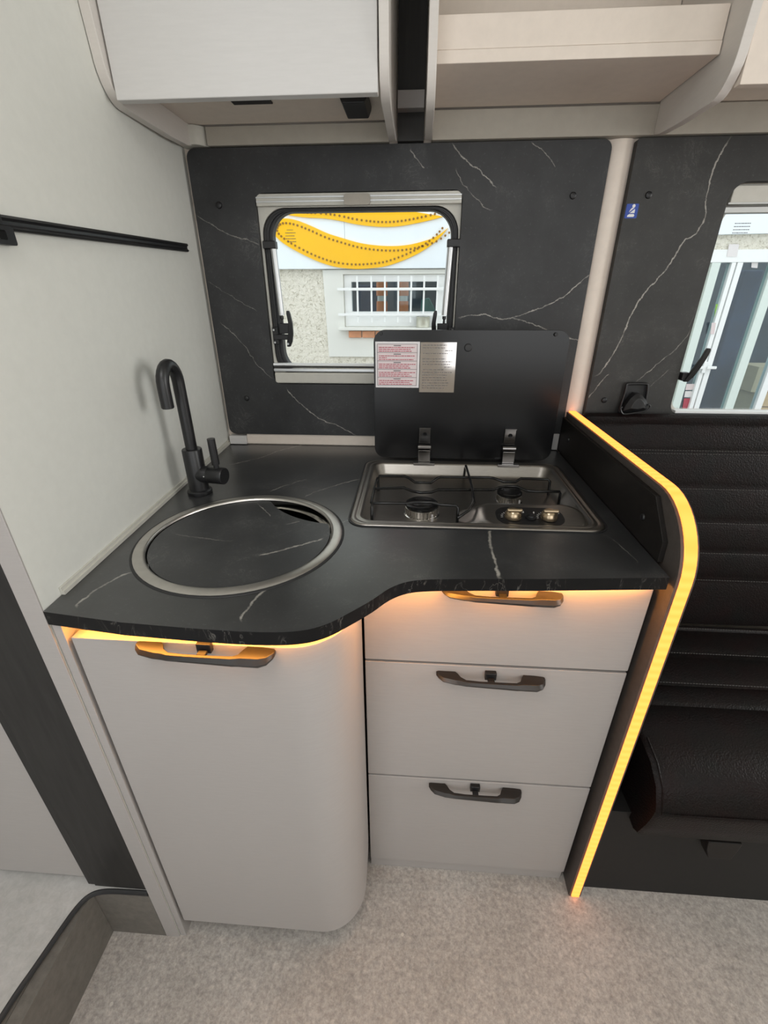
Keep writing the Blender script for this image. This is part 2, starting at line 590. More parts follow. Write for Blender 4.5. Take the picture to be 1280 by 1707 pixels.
def smooth_path(pts, sub=6, closed=False):
    pts = [Vector(p) for p in pts]
    n = len(pts)
    out = []
    rng = range(n if closed else n - 1)
    for i in rng:
        p1, p2 = pts[i], pts[(i + 1) % n]
        p0 = pts[i - 1] if (i > 0 or closed) else p1 * 2 - p2
        p3 = pts[(i + 2) % n] if (i + 2 < n or closed) else p2 * 2 - p1
        for k in range(sub):
            s = k / sub
            out.append(.5 * (2 * p1 + (p2 - p0) * s + (2 * p0 - 5 * p1 + 4 * p2 - p3) * s * s + (3 * p1 - p0 - 3 * p2 + p3) * s ** 3))
    if not closed:
        out.append(pts[-1])
    return out


def tube(path, r, n=10, bm=None, closed=False, cap=True):
    bm = bm or B()
    path = [Vector(p) for p in path]
    m = len(path)
    prev = None
    rings = []
    for i, p in enumerate(path):
        if closed:
            d = path[(i + 1) % m] - path[i - 1]
        else:
            d = path[min(i + 1, m - 1)] - path[max(i - 1, 0)]
        d.normalize()
        if prev is None:
            e1 = d.orthogonal().normalized()
        else:
            e1 = (prev - d * prev.dot(d)).normalized()
        prev = e1
        e2 = d.cross(e1)
        rr = r[i] if isinstance(r, (list, tuple)) else r
        rings.append([bm.verts.new(p + (e1 * math.cos(2 * PI * k / n) + e2 * math.sin(2 * PI * k / n)) * rr) for k in range(n)])
    for i in range(m if closed else m - 1):
        a, b = rings[i], rings[(i + 1) % m]
        for k in range(n):
            bm.faces.new((a[k], a[(k + 1) % n], b[(k + 1) % n], b[k]))
    if cap and not closed:
        bm.faces.new(list(reversed(rings[0])))
        bm.faces.new(rings[-1])
    return bm


def loft(sections, bm=None, closed=False, caps=True):
    """list of equal-length 3D point loops"""
    bm = bm or B()
    R = [[bm.verts.new(p) for p in s] for s in sections]
    n = len(R[0])
    for i in range(len(R) if closed else len(R) - 1):
        a, b = R[i], R[(i + 1) % len(R)]
        for k in range(n):
            bm.faces.new((a[k], a[(k + 1) % n], b[(k + 1) % n], b[k]))
    if caps and not closed:
        bm.faces.new(list(reversed(R[0])))
        bm.faces.new(R[-1])
    return bm


def copy_part(o, parent, off=(0, 0, 0)):
    c_ = o.copy()
    COL.objects.link(c_)
    c_.parent = parent
    c_.matrix_parent_inverse = o.matrix_parent_inverse
    c_.location = o.location + Vector(off)
    return c_


# ------------------------------------------------------------------ the room shell
WX0, WX1 = -0.0, 0.033      # the partition leans 2.5 degrees off the van's axis


def wall_x(y):
    return 0.033 * (0.013 - y) / 0.748


struct(link('floor', box(-1.3, 3.0, -2.15, .05, -.05, 0), 'floor'))
bm = plate([(0.0, .02), (.033, -.735), (.004, -.735), (-.029, .02)], [], 'z', 0, 1.97)
wl = struct(link('wall_left', bm, 'wall'), 'pale cream partition wall beside the sink')
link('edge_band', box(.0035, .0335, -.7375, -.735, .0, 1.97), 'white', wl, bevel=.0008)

W1 = rrect(.152, .613, 1.067, 1.481, .018)
W2 = rrect(1.168, 1.92, .995, 1.487, .035)
wb = struct(link('wall_back', plate([(-1.3, -.05), (3.0, -.05), (3.0, 1.97), (-1.3, 1.97)], [W1, W2], 'y', .02, .055), 'beige'))
struct(link('ceiling', plate([(-1.3, -2.15), (3.0, -2.15), (3.0, .055), (-1.3, .055)], [[(.0, -1.6), (.5, -1.6), (.5, -1.1), (.0, -1.1)]], 'z', 1.97, 2.0), 'wall'))
struct(link('wall_front', plate([(-1.3, -.05), (3.0, -.05), (3.0, 1.97), (-1.3, 1.97)], [rrect(.70, 1.94, .83, 1.77, .06), rrect(-.63, .49, .24, 1.86, .05)], 'y', -2.15, -2.12), 'wall'))
struct(link('wall_right', plate([(-2.12, -.05), (.02, -.05), (.02, 1.97), (-2.12, 1.97)], [rrect(-1.68, -.32, 1.0, 1.88, .08)], 'x', 2.95, 3.0), 'wall'))
struct(link('wall_rear', box(-1.3, -1.27, -2.12, .02, .001, 1.97), 'wall'))

# dark jamb and wash-room door left of the partition, standing on the raised platform
j = struct(link('trim_1', box(-.112, .003, -.732, -.70, .18, 1.97), 'jamb', bevel=.001), 'dark charcoal door jamb beside the partition')
link('jamb_edge', box(-.128, -.1125, -.730, -.70, .18, 1.97), 'jamb', j, bevel=.001)
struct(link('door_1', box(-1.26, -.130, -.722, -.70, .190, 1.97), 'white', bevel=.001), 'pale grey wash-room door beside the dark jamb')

# raised entrance platform with a rounded dark nosing
st = thing('entrance_step', 'raised grey vinyl step with dark rounded edge strip below the wash-room door', 'step', (-.5, -1.2, 0))
edge = [(-.172, -2.10), (-.165, -1.1), (-.155, -.918), (-.146, -.857), (-.137, -.801), (-.130, -.768), (-.118, -.747), (-.096, -.7375), (-.06, -.7345), (.0, -.7335)]
edge = [(p.x, p.y) for p in smooth_path([(a, b, 0) for a, b in edge], 4)]
link('platform', plate(edge + [(.0, -.7325), (.0, -.70), (-1.26, -.70), (-1.26, -2.10)], [], 'z', .165, .1795), 'platform', st)
rs = B()
box(-.145, -.119, -2.10, -.7375, 0, .165, rs)
box(-1.26, -.146, -2.10, -.7325, .001, .165, rs)
link('riser', rs, 'riser', st)
link('riser_back', box(-.119, .003, -.7372, -.7325, 0, .165), 'riser', st)
link('edge_strip', tube([(a + .002, b - .001, .175) for a, b in edge], .0055, 8), 'rubber', st)

# window 1 -----------------------------------------------------------------
w1 = bpy.data.objects.new('window_1', None)
w1.location = (.38, .03, 1.067)
COL.objects.link(w1)
struct(w1, 'small top-hung camper window with black rubber seal behind the hob')
SO = rrect(.158, .609, 1.085, 1.455, .055, 10)
SI = rrect(.180, .594, 1.098, 1.447, .050, 10)
link('window_frame', plate(rrect(.1525, .6125, 1.0675, 1.4805, .018), [SO], 'y', .012, .030), 'cream', w1, bevel=.001)
link('rubber_seal', plate(SO, [SI], 'y', .016, .044), 'rubber', w1, bevel=.003, segs=3)
link('rubber_lip', plate(rrect(.166, .604, 1.09, 1.450, .053, 10), [rrect(.172, .600, 1.094, 1.448, .052, 10)], 'y', .011, .016), 'black', w1, bevel=.001)
pn = link('pane', plate(rrect(.170, .603, 1.09, 1.453, .052, 10), [], 'y', .0445, .0485), 'pane', w1)
cas = link('blind_cassette', box(.1535, .6115, .001, .0118, 1.4565, 1.480), 'cream', w1, bevel=.002)
for zz in (1.4725, 1.4645):
    link('cassette_rail', box(.1545, .6105, -.0012, .001, zz - .0012, zz + .0012), 'alu', cas)
link('blind_catch', plate(rrect(.353, .411, 1.4555, 1.4765, .006), [], 'y', -.006, .0008), 'trimcream', w1, bevel=.002)
sill = link('sill_frame', box(.1545, .6105, -.0005, .0115, 1.0685, 1.096), 'cream', w1, bevel=.004)
link('lower_rail', box(.1535, .6115, .001, .0116, 1.0985, 1.106), 'alu', w1, bevel=.001)
link('lower_rail', box(.1535, .6115, .001, .0116, 1.1075, 1.1115), 'charcoal', w1, bevel=.001)
link('lower_rail', box(.1535, .6115, .001, .0116, 1.113, 1.119), 'pvc', w1, bevel=.001)
for s, xs in ((1, .181), (-1, .5925)):
    stt = link('gas_strut', tube([(xs, .008, 1.378), (xs + s * .006, .004, 1.232)], .0072, 12), 'alu', w1)
    link('strut_tip', lathe([(0, -.012), (.0035, -.012), (.0025, 0), (.0045, .002), (.0045, .008), (0, .008)], (xs + s * .0062, .004, 1.222)), 'black', stt)
    link('strut_bracket', box(min(xs - s * .022, xs + s * .008), max(xs - s * .022, xs + s * .008), -.001, .020, 1.374, 1.390), 'black', w1, bevel=.002)
    lx = xs + s * .026
    la = link('latch', loft([[(lx + s * dx - w_, y - .004, z), (lx + s * dx + w_, y - .004, z), (lx + s * dx + w_, y + .006, z), (lx + s * dx - w_, y + .006, z)] for dx, y, z, w_ in
                     ((-.006, -.006, 1.160, .004), (-.002, -.008, 1.172, .0065), (.003, -.012, 1.190, .0062), (.0055, -.016, 1.215, .005), (.003, -.018, 1.236, .0045), (.002, -.018, 1.243, .003))]), 'black', w1, bevel=.0015)
    lp = B()
    box(min(xs - s * .018, lx), max(xs - s * .018, lx), -.004, .010, 1.176, 1.188, lp)
    box(min(xs - s * .002, xs + s * .022), max(xs - s * .002, xs + s * .022), -.002, .010, 1.190, 1.214, lp)
    box(min(xs - s * .020, xs - s * .008), max(xs - s * .020, xs - s * .008), -.002, .011, 1.165, 1.205, lp)
    link('latch_mount', lp, 'black', la, bevel=.0015)
    sc = B()
    for px_, pz_ in ((xs - s * .014, 1.199), (xs - s * .014, 1.170), (lx - s * .006, 1.167)):
        lathe([(0, -.0012), (.0022, -.0012), (.0028, 0), (0, 0)], (px_, -.0085 if px_ != lx - s * .006 else -.012, pz_), 'y', 10, sc)
    link('latch_screw', sc, 'alu', la)
pr = B()
for r_, z in enumerate((1.4155, 1.4095, 1.4035, 1.3975, 1.3915)):
    x = .2035 + (.004 if r_ in (0, 4) else 0)
    while x < .2255 - (.004 if r_ == 0 else 0):
        w_ = random.uniform(.0015, .0042)
        box(x, x + w_, .0438, .0444, z - .0008, z + .0008, pr)
        x += w_ + .0011
link('printed_notice', pr, 'grey_print', pn)

# window 2 -----------------------------------------------------------------
w2 = bpy.data.objects.new('window_2', None)
w2.location = (1.55, .03, .995)
COL.objects.link(w2)
struct(w2, 'wide camper window above the black bench')
link('window_frame', plate(rrect(1.1685, 1.9195, .9955, 1.4865, .035), [rrect(1.180, 1.908, 1.006, 1.446, .03)], 'y', .022, .045), 'cream', w2, bevel=.001)
link('pane', plate(rrect(1.181, 1.907, 1.007, 1.445, .03), [], 'y', .046, .050), 'pane', w2)
c2 = link('blind_cassette', box(1.176, 1.915, .003, .0215, 1.448, 1.481), 'cream', w2, bevel=.002)
link('cassette_rail', box(1.171, 1.915, .0, .003, 1.4475, 1.4505), 'alu', c2)
link('blind_rail', box(1.171, 1.915, .006, .0215, 1.432, 1.4445), 'alu', w2, bevel=.002)
link('lower_rail', box(1.184, 1.915, .001, .0215, .9965, 1.0015), 'black', w2, bevel=.001)
link('lower_rail', box(1.184, 1.915, .001, .0215, 1.003, 1.010), 'pvc', w2, bevel=.001)
la = link('latch', loft([[(x - w_, y - .005, z), (x + w_, y - .005, z), (x + w_, y + .005, z), (x - w_, y + .005, z)] for x, y, z, w_ in
             ((1.183, -.006, 1.083, .005), (1.190, -.010, 1.098, .007), (1.197, -.014, 1.118, .0065), (1.204, -.018, 1.142, .0055), (1.207, -.019, 1.157, .005), (1.2075, -.019, 1.162, .003))]), 'black', w2, bevel=.0015)
link('latch_mount', box(1.172, 1.190, -.008, .012, 1.085, 1.104), 'black', la, bevel=.002)
pr = B()
for z in (1.418, 1.412, 1.406, 1.400):
    x = 1.222
    while x < 1.255:
        w_ = random.uniform(.0015, .005)
        box(x, x + w_, .0452, .0458, z - .0008, z + .0008, pr)
        x += w_ + .0012
link('printed_notice', pr, 'grey_print', w2)

# pillar between the wall panels, strips round them
pl = B()
prof = [(.905, .020), (.916, .014), (.928, .009), (.940, .009), (.952, .012), (.958, .017), (.962, .020)]
R_ = [[pl.verts.new((a, b, z)) for a, b in prof] for z in (.88, 1.565)]
for k in range(len(prof) - 1):
    pl.faces.new((R_[0][k], R_[0][k + 1], R_[1][k + 1], R_[1][k]))
pl.faces.new(R_[0])
pl.faces.new(list(reversed(R_[1])))
struct(link('trim_2', pl, 'beige', smooth=60), 'rounded cream pillar between the two marble panels')
t3 = struct(link('trim_3', box(.056, .905, .0045, .0195, .9015, .930), 'beige', bevel=.001), 'narrow cream strip under the marble panel')
link('corner_clip', box(.008, .056, -.0035, .0195, .9015, .925), 'door_white', t3, bevel=.0015)
link('corner_clip', box(.868, .905, -.0035, .0040, .9015, .945), 'door_white', t3, bevel=.0015)
# seal strip where the worktop meets the partition
sb = B()
for d0, d1, z0, z1 in ((.0005, .0065, .9005, .9065), (.0005, .0035, .9065, .912)):
    loft([[(wall_x(y) + d, y, z) for d, z in ((d0, z0), (d1, z0), (d1, z1), (d0, z1))] for y in (-.70, .0)], sb)
struct(link('trim_4', sb, 'cream'), 'narrow seal strip where worktop meets partition')
struct(link('trim_5', box(.470, .5245, -.004, .0195, 1.5655, 1.97), 'charcoal'), 'dark filler board between the wall cabinets')
struct(link('trim_6', box(.4705, .524, -.030, -.005, 1.611, 1.639), 'white', bevel=.001), 'short white rail across the gap between the wall cabinets')
struct(link('trim_7', box(.062, .452, -.003, .0195, 1.5655, 1.598), 'trimcream', bevel=.001), 'cream board under the closed wall cabinet')
struct(link('trim_8', box(.5415, 1.92, -.006, .0195, 1.5655, 1.614), 'trimcream', bevel=.0015), 'long cream board under the open wall shelf')
cpst = B()
loft([[(.006, .0195, z), (.006, -.016, z), (.040, -.016, z), (.047, -.013, z), (.061, .004, z), (.061, .0195, z)] for z in (1.5655, 1.5985)], cpst)
struct(link('trim_9', cpst, 'cream', smooth=50), 'cream corner post under the closed wall cabinet')

# ------------------------------------------------------------------ marble wall panels


def wall_panel(name, label, outer, hole, mat, caps):
    p = thing(name, label, 'wall panel', (outer[0][0], 0, .93))
    link('panel', plate(outer, [hole], 'y', 0.0, .0195), mat, p, bevel=.0008)
    cap0 = None
    for px_, py_ in caps:
        c_ = at(px_, py_, 'y', 0)
        if cap0 is None:
            cap0 = link('screw_cap', lathe([(0, -.0045), (.004, -.0042), (.0062, -.003), (.007, 0), (0, 0)], (0, 0, 0), 'y', 16), 'black', p)
            cap0.location = (c_.x, 0, c_.z)
        else:
            k = copy_part(cap0, p)
            k.location = (c_.x, 0, c_.z)
    return p


wall_panel('marble_panel', 'charcoal marble-look wall panel around the small window behind the hob', rrect(.0105, .911, .9305, 1.5625, .018), W1, 'panel', [(365, 342), (955, 326), (411, 664)])
wall_panel('marble_panel', 'charcoal marble-look wall panel with blue sticker above the black bench', rrect(.960, 1.95, .80, 1.5625, .006), W2, 'panel_b', [(1081, 325), (1007, 667)])

# ------------------------------------------------------------------ worktop
SC, SR = (.228, -.519), .174
wt = [(wall_x(.012) + .001, .003), (wall_x(-.735) + .001, -.737)] + [(p.x, p.y) for p in smooth_path([(Vector(q).to_3d()) for q in
     [(.15, -.751), (.265, -.757), (.340, -.7575), (.385, -.752), (.415, -.738), (.441, -.714), (.469, -.684), (.492, -.655), (.518, -.637), (.553, -.629), (.63, -.623)]], 4)] + [(.712, -.618), (.9055, -.602), (.9055, .003)]
HX0, HX1, HY0, HY1 = .405, .871, -.468, -.114
wk = thing('worktop', 'charcoal marble-look kitchen worktop with stepped rounded front edge', 'worktop', (.45, -.35, .878))
wtop = link('top', plate(wt, [circle(SC[0], SC[1], SR - .006, 48), rrect(HX0 + .006, HX1 - .006, HY0 + .006, HY1 - .006, .03)], 'z', .8785, .9), ['worktop', 'edge'], wk)
for p in wtop.data.polygons:
    if abs(p.normal.z) < .5:
        p.material_index = 1
def inset_path(pts, dist, z):
    out = []
    for i, p in enumerate(pts):
        a, b = Vector(pts[max(i - 1, 0)]), Vector(pts[min(i + 1, len(pts) - 1)])
        d = (b - a).normalized()
        out.append((p[0] - d.y * dist, p[1] + d.x * dist, z))
    return out


fr = [(.060, -.741)] + [q for q in wt[2:-2] if q[0] > .07] + [(.895, -.603)]
led_path = inset_path(fr, .0210, .8755)
link('led_strip', loft([[(x - .0, y - .004, z - .0025), (x, y + .004, z - .0025), (x, y + .004, z + .0025), (x, y - .004, z + .0025)] for x, y, z in led_path]), 'led_under', wk)

# ------------------------------------------------------------------ handles (shared mesh)


def handle_bm():
    """bow handle 193 mm long, feet at both ends, bar swelling to the right; x along, y=0 door face (-y out)"""
    L = .193
    st_ = []
    data = [  # x, back y, front y, z bottom, z top
        (.000, -.001, -.008, .000, .0045), (.004, .0, -.015, -.0015, .005), (.012, .0, -.022, -.003, .005), (.034, .0, -.027, -.004, .005),
        (.038, -.004, -.0272, -.004, .005), (.043, -.012, -.0275, -.0042, .0048), (.052, -.018, -.0278, -.0045, .0045), (.075, -.0195, -.028, -.0052, .0042),
        (.115, -.0195, -.0285, -.0068, .004), (.140, -.019, -.029, -.0080, .004), (.147, -.015, -.029, -.0084, .004), (.151, -.006, -.029, -.0087, .0042), (.155, .0, -.029, -.0090, .0045),
        (.175, .0, -.0285, -.0098, .004), (.185, .0, -.024, -.0088, .003), (.191, .0, -.015, -.0070, .002), (.193, -.001, -.008, -.005, .001)]
    for x, yb, yf, zb, zt in data:
        ch = min(.006, (yb - yf) * .4)
        st_.append([(x, yb, zb), (x, yf + ch * .6, zb), (x, yf, zb + (zt - zb) * .45), (x, yf + ch, zt), (x, yb, zt)])
    return loft(st_)


handle0 = [None]
latch0 = [None]


def add_handle(parent, x, y, z):
    if handle0[0] is None:
        handle0[0] = link('handle', handle_bm(), 'bronze', parent, smooth=28, bevel=.0008)
        k = handle0[0]
        bm = B()
        box(.0865, .1065, -.009, 0, -.004, .0115, bm)
        box(.0905, .1025, -.0190, -.009, -.003, .003, bm)
        latch0[0] = link('latch_tab', bm, 'black', k, bevel=.0012)
        latch0[0]['label'] = 'black push-lock tab behind the handle'
        k.location = (x, y, z)
        k['label'] = 'dark bronze bow handle'
    else:
        k = handle0[0].copy()
        COL.objects.link(k)
        k.parent = parent
        k.matrix_parent_inverse = Matrix()
        k.location = (x, y, z)
        t_ = latch0[0].copy()
        COL.objects.link(t_)
        t_.parent = k
        t_.matrix_parent_inverse = latch0[0].matrix_parent_inverse
    return k


# ------------------------------------------------------------------ fridge cabinet
fc_ = thing('fridge_cabinet', 'tall pale cabinet under the sink with one curved door', 'cabinet', (.24, -.4, 0))
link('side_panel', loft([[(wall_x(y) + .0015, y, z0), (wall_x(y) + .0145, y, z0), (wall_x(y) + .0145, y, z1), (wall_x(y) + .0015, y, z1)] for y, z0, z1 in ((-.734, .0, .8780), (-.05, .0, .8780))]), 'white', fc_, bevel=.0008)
cb = B()
plate([(.054, -.05), (.054, -.708), (.352, -.708), (.400, -.690), (.416, -.645), (.418, -.05)], [], 'z', .075, .755, cb)
link('carcass', cb, 'charcoal', fc_)
link('plinth', box(.056, .41, -.60, -.05, 0, .0745), 'charcoal', fc_)
# door: straight front, then a quarter round back to the drawer front
path = [(.0525, -.731), (.12, -.731), (.20, -.731), (.28, -.731), (.325, -.731)]
RA = .085
path += [(.355 + RA * math.sin(a), -.731 + RA - RA * math.cos(a)) for a in [math.radians(9 * i) for i in range(0, 11)]]
path += [(.440, -.634), (.440, -.606), (.440, -.579)]
S = [0]
for a, b in zip(path, path[1:]):
    S.append(S[-1] + math.hypot(b[0] - a[0], b[1] - a[1]))
# refine along the run so the rounded lower corner is smooth
fine_p = []
NS = 60
for i in range(NS + 1):
    s = S[-1] * i / NS
    k = max(j for j in range(len(S)) if S[j] <= s + 1e-9)
    k = min(k, len(S) - 2)
    f = (s - S[k]) / (S[k + 1] - S[k])
    fine_p.append((path[k][0] + (path[k + 1][0] - path[k][0]) * f, path[k][1] + (path[k + 1][1] - path[k][1]) * f, s))
RB = .075
secs = []
for i, (x, y, s) in enumerate(fine_p):
    a, b = fine_p[max(i - 1, 0)], fine_p[min(i + 1, NS)]
    d = Vector((b[0] - a[0], b[1] - a[1])).normalized()
    n_ = Vector((d.y, -d.x))
    zb = .062
    if s > S[-1] - RB:
        e = min(s - (S[-1] - RB), RB * .9995)
        zb = .062 + RB - math.sqrt(max(RB * RB - e * e, 0))
    q = (x - n_.x * .017, y - n_.y * .017)
    secs.append([(x, y, zb), (x, y, .851), (q[0], q[1], .851), (q[0], q[1], zb)])
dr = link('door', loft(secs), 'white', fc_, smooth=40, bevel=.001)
add_handle(dr, .149, -.7312, .8465)

# ------------------------------------------------------------------ drawer cabinet
dc = thing('drawer_cabinet', 'pale three-drawer cabinet under the hob', 'cabinet', (.675, -.3, 0))
link('carcass', box(.4435, .9045, -.5570, -.02, .0405, .840), 'charcoal', dc)
link('plinth', box(.4435, .9045, -.5690, -.5575, 0, .0395), 'white', dc, bevel=.001)
for z0, z1, hz in ((.6868, .8615, .8455), (.3648, .6815, .6625), (.0440, .3595, .3430)):
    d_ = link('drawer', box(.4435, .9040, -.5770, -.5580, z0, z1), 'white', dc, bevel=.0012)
    add_handle(d_, .5725, -.5772, hz)

# ------------------------------------------------------------------ led-lit end panel
ep = thing('end_panel', 'dark end panel with glowing amber light strip along its curved edge', 'panel', (.93, -.3, 0))
def ep_profile(inset=0.0):
    r = .115
    top, fy = 1.003 - inset, -.6045 + inset
    pts = [(.003, top)]
    for i in range(13):
        a = math.radians(90 * i / 12)
        pts.append((fy + r - r * math.sin(a), top - r + r * math.cos(a)))
    pts += [(fy, .0 + 0.0), ]
    return pts


link('board', plate(ep_profile(.0035) + [(.003, 0)], [], 'x', .9150, .9415), 'taupe', ep, bevel=.0008)
inb = [(.003, .9005), (.003, .9895), (-.505, .9895), (-.558, .936), (-.560, .9005)]
ib = link('inner_board', plate(inb, [], 'x', .9065, .9148), 'darkbrown', ep, bevel=.0008)
for y, z in ((-.487, .943), (-.072, .951)):
    link('screw_cap', lathe([(0, -.003), (.005, -.0025), (.006, 0), (0, 0)], (.9065, y, z), 'x', 14), 'black', ib)
pp = ep_profile(.0035)
po = ep_profile(-.0025)
lb = B()
secs = []
for (a, b), (c_, d) in zip(pp, po):
    secs.append([(.9205, a, b), (.9368, a, b), (.9368, c_, d), (.9205, c_, d)])
secs[-1] = [(x, y, .004) for x, y, z in secs[-1]]
lo = link('light_strip', loft(secs, lb), 'led', ep, smooth=50)
lo['label'] = 'amber light strip'
for x0, x1 in ((.9150, .9200), (.9373, .9415)):
    sb_ = B()
    ss = []
    po2 = ep_profile(.0005)
    for (a, b), (c_, d) in zip(pp, po2):
        ss.append([(x0, a, b), (x1, a, b), (x1, c_, d), (x0, c_, d)])
    ss[-1] = [(x, y, .002) for x, y, z in ss[-1]]
    link('strip_edge', loft(ss, sb_), 'taupe', ep, smooth=50)

# ------------------------------------------------------------------ sink and cover
sk = thing('sink', 'round stainless steel sink set into the dark worktop', 'sink', (SC[0], SC[1], .76))
link('rim', lathe([(.1535, .890), (.1535, .9008), (.1555, .9030), (.158, .9036), (.1695, .9030), (.1722, .9018), (.1722, .9004), (.166, .9002), (.160, .895), (.1535, .890)], (SC[0], SC[1], 0), 'z', 72), 'rim', sk, smooth=60)
link('gasket', lathe([(.1722, .9002), (.1722, .9016), (.1755, .9012), (.1765, .9003), (.1722, .9002)], (SC[0], SC[1], 0), 'z', 72), 'rubber', sk, smooth=60)
link('bowl', lathe([(.1535, .8995), (.1526, .8935), (.1524, .8857), (.147, .8850), (.146, .880), (.140, .80), (.120, .772), (.03, .765), (0, .765), (0, .763), (.03, .763), (.122, .770), (.142, .80), (.148, .879), (.1530, .8845), (.1540, .8985)], (SC[0], SC[1], 0), 'z', 72), 'steel_bright', sk, smooth=60)
link('drain', lathe([(0, .7665), (.012, .7665), (.02, .768), (.026, .767), (.028, .7655), (0, .7655)], (SC[0], SC[1], 0)), 'chrome', sk)
# cover disc with a finger cut-out
CR = .1512
bc, br = Vector((.395, -.275)), .188
pts = []
for i in range(96):
    a = 2 * PI * i / 96
    p = Vector((SC[0] + CR * math.cos(a), SC[1] + CR * math.sin(a)))
    pts.append(p)
ins = [(p - bc).length < br for p in pts]
# order so that the kept run is contiguous, then close it with the arc of the bite
k0 = next(i for i in range(96) if not ins[i] and ins[i - 1])
run = [pts[(k0 + i) % 96] for i in range(96) if not ins[(k0 + i) % 96]]
a0 = math.atan2(*(run[-1] - bc).yx)
a1 = math.atan2(*(run[0] - bc).yx)
while a1 - a0 > PI:
    a1 -= 2 * PI
while a1 - a0 < -PI:
    a1 += 2 * PI
arc = [bc + Vector((math.cos(a0 + (a1 - a0) * i / 24), math.sin(a0 + (a1 - a0) * i / 24))) * br for i in range(1, 24)]
cv = link('sink_cover', plate([(p.x, p.y) for p in run + arc], [], 'z', .8860, .8993), 'cover', bevel=.0008)
tag(cv, 'round charcoal marble-look cover with a curved cut-out lying in the sink', 'sink cover')

# ------------------------------------------------------------------ tap
FX, FY = .071, -.338
tp = thing('kitchen_tap', 'matt black swan-neck mixer tap beside the partition wall', 'tap', (FX, FY, .9))
link('base_ring', lathe([(0, .9005), (.0245, .9005), (.025, .902), (.025, .9075), (.023, .9095), (.0195, .9105), (0, .9105)], (FX, FY, 0), n=40), 'matt_black', tp, smooth=40)
link('body', lathe([(0, .9105), (.0195, .9105), (.0195, .9955), (.0185, .9975), (.0125, .998), (0, .998)], (FX, FY, 0), n=40), 'matt_black', tp, smooth=40)
d2 = Vector((-.02, -1, 0)).normalized()
neck = [Vector((FX, FY, .997)), Vector((FX, FY, 1.04)), Vector((FX, FY, 1.085)), Vector((FX, FY, 1.130))]
RN = .0265
for i in range(1, 13):
    a = PI * i / 12
    neck.append(Vector((FX, FY, 1.130)) + d2 * (RN - RN * math.cos(a)) + Vector((0, 0, RN * 1.28 * math.sin(a))))
end = neck[-1]
neck += [end + Vector((0, 0, -.02)), end + Vector((0, 0, -.037))]
sp_ = link('spout', tube(neck, .0112, 20), 'matt_black', tp, smooth=40)
link('aerator', lathe([(0, -.0015), (.0098, -.0015), (.0098, .0), (0, 0)], tuple(end + Vector((0, 0, -.037)))), 'rubber', sp_)
hd = Vector((1, -.18, 0)).normalized()
hb = link('lever_housing', lathe([(0, .004), (.0175, .004), (.0175, .030), (.0172, .0305), (.0172, .0315), (.0175, .032), (.0175, .064), (.0165, .066), (0, .066)], (FX, FY, .944), n=36, tilt=hd), 'matt_black', tp, smooth=40)
lv = Vector((FX, FY, .944)) + hd * .050
link('lever', tube([lv + Vector((0, 0, .012)), lv + Vector((0, 0, .024)), lv + Vector((0, 0, .0245)), lv + Vector((-.001, .0, .078))], [.0055, .0055, .0078, .0078], 18), 'matt_black', hb, smooth=40)
link('indicator_dot', lathe([(0, .0), (.0012, 0), (0, .0004)], tuple(Vector((FX, FY, .944)) + hd * .029 + Vector((-.003, -.0174, .002))), 'y', 8), 'white_print', hb)

# ------------------------------------------------------------------ hob
hb_ = thing('gas_hob', 'stainless steel two-burner gas hob with open black glass lid', 'hob', (.638, -.29, .87))
def ring(inset, z, r):
    return [(a, b, z) for a, b in rrect(HX0 + inset, HX1 - inset, HY0 + inset, HY1 - inset, r, 8)]
# stepped pressed rim running down into the well
prof = [(.0, .9004, .034), (.0005, .9022, .034), (.003, .9034, .033), (.008, .9034, .031), (.010, .9022, .030), (.013, .9022, .029), (.015, .9034, .028), (.019, .9030, .026), (.023, .8990, .024), (.030, .8790, .020), (.036, .8740, .016), (.044, .8725, .012)]
rb = B()
R_ = [[rb.verts.new(p) for p in ring(i_, z_, max(r_, .004))] for i_, z_, r_ in prof]
n = len(R_[0])
for a, b in zip(R_, R_[1:]):
    for k in range(n):
        rb.faces.new((a[k], a[(k + 1) % n], b[(k + 1) % n], b[k]))
rb.faces.new(R_[-1])
R2_ = [[rb.verts.new(p) for p in ring(i_, z_, max(r_, .004))] for i_, z_, r_ in ((.0085, .8995, .03), (.0085, .875, .03), (.0085, .862, .03))]
for a, b in zip([R_[0]] + R2_, R2_):
    for k in range(n):
        rb.faces.new((a[k], a[(k + 1) % n], b[(k + 1) % n], b[k]))
rb.faces.new(list(reversed(R2_[-1])))
link('basin', rb, 'steel', hb_, smooth=50)
link('gasket', plate(rrect(HX0 - .0035, HX1 + .0035, HY0 - .0035, HY1 + .0015, .036, 8), [rrect(HX0 - .0003, HX1 + .0003, HY0 - .0003, HY1 + .0003, .034, 8)], 'z', .9003, .9017), 'rubber', hb_)
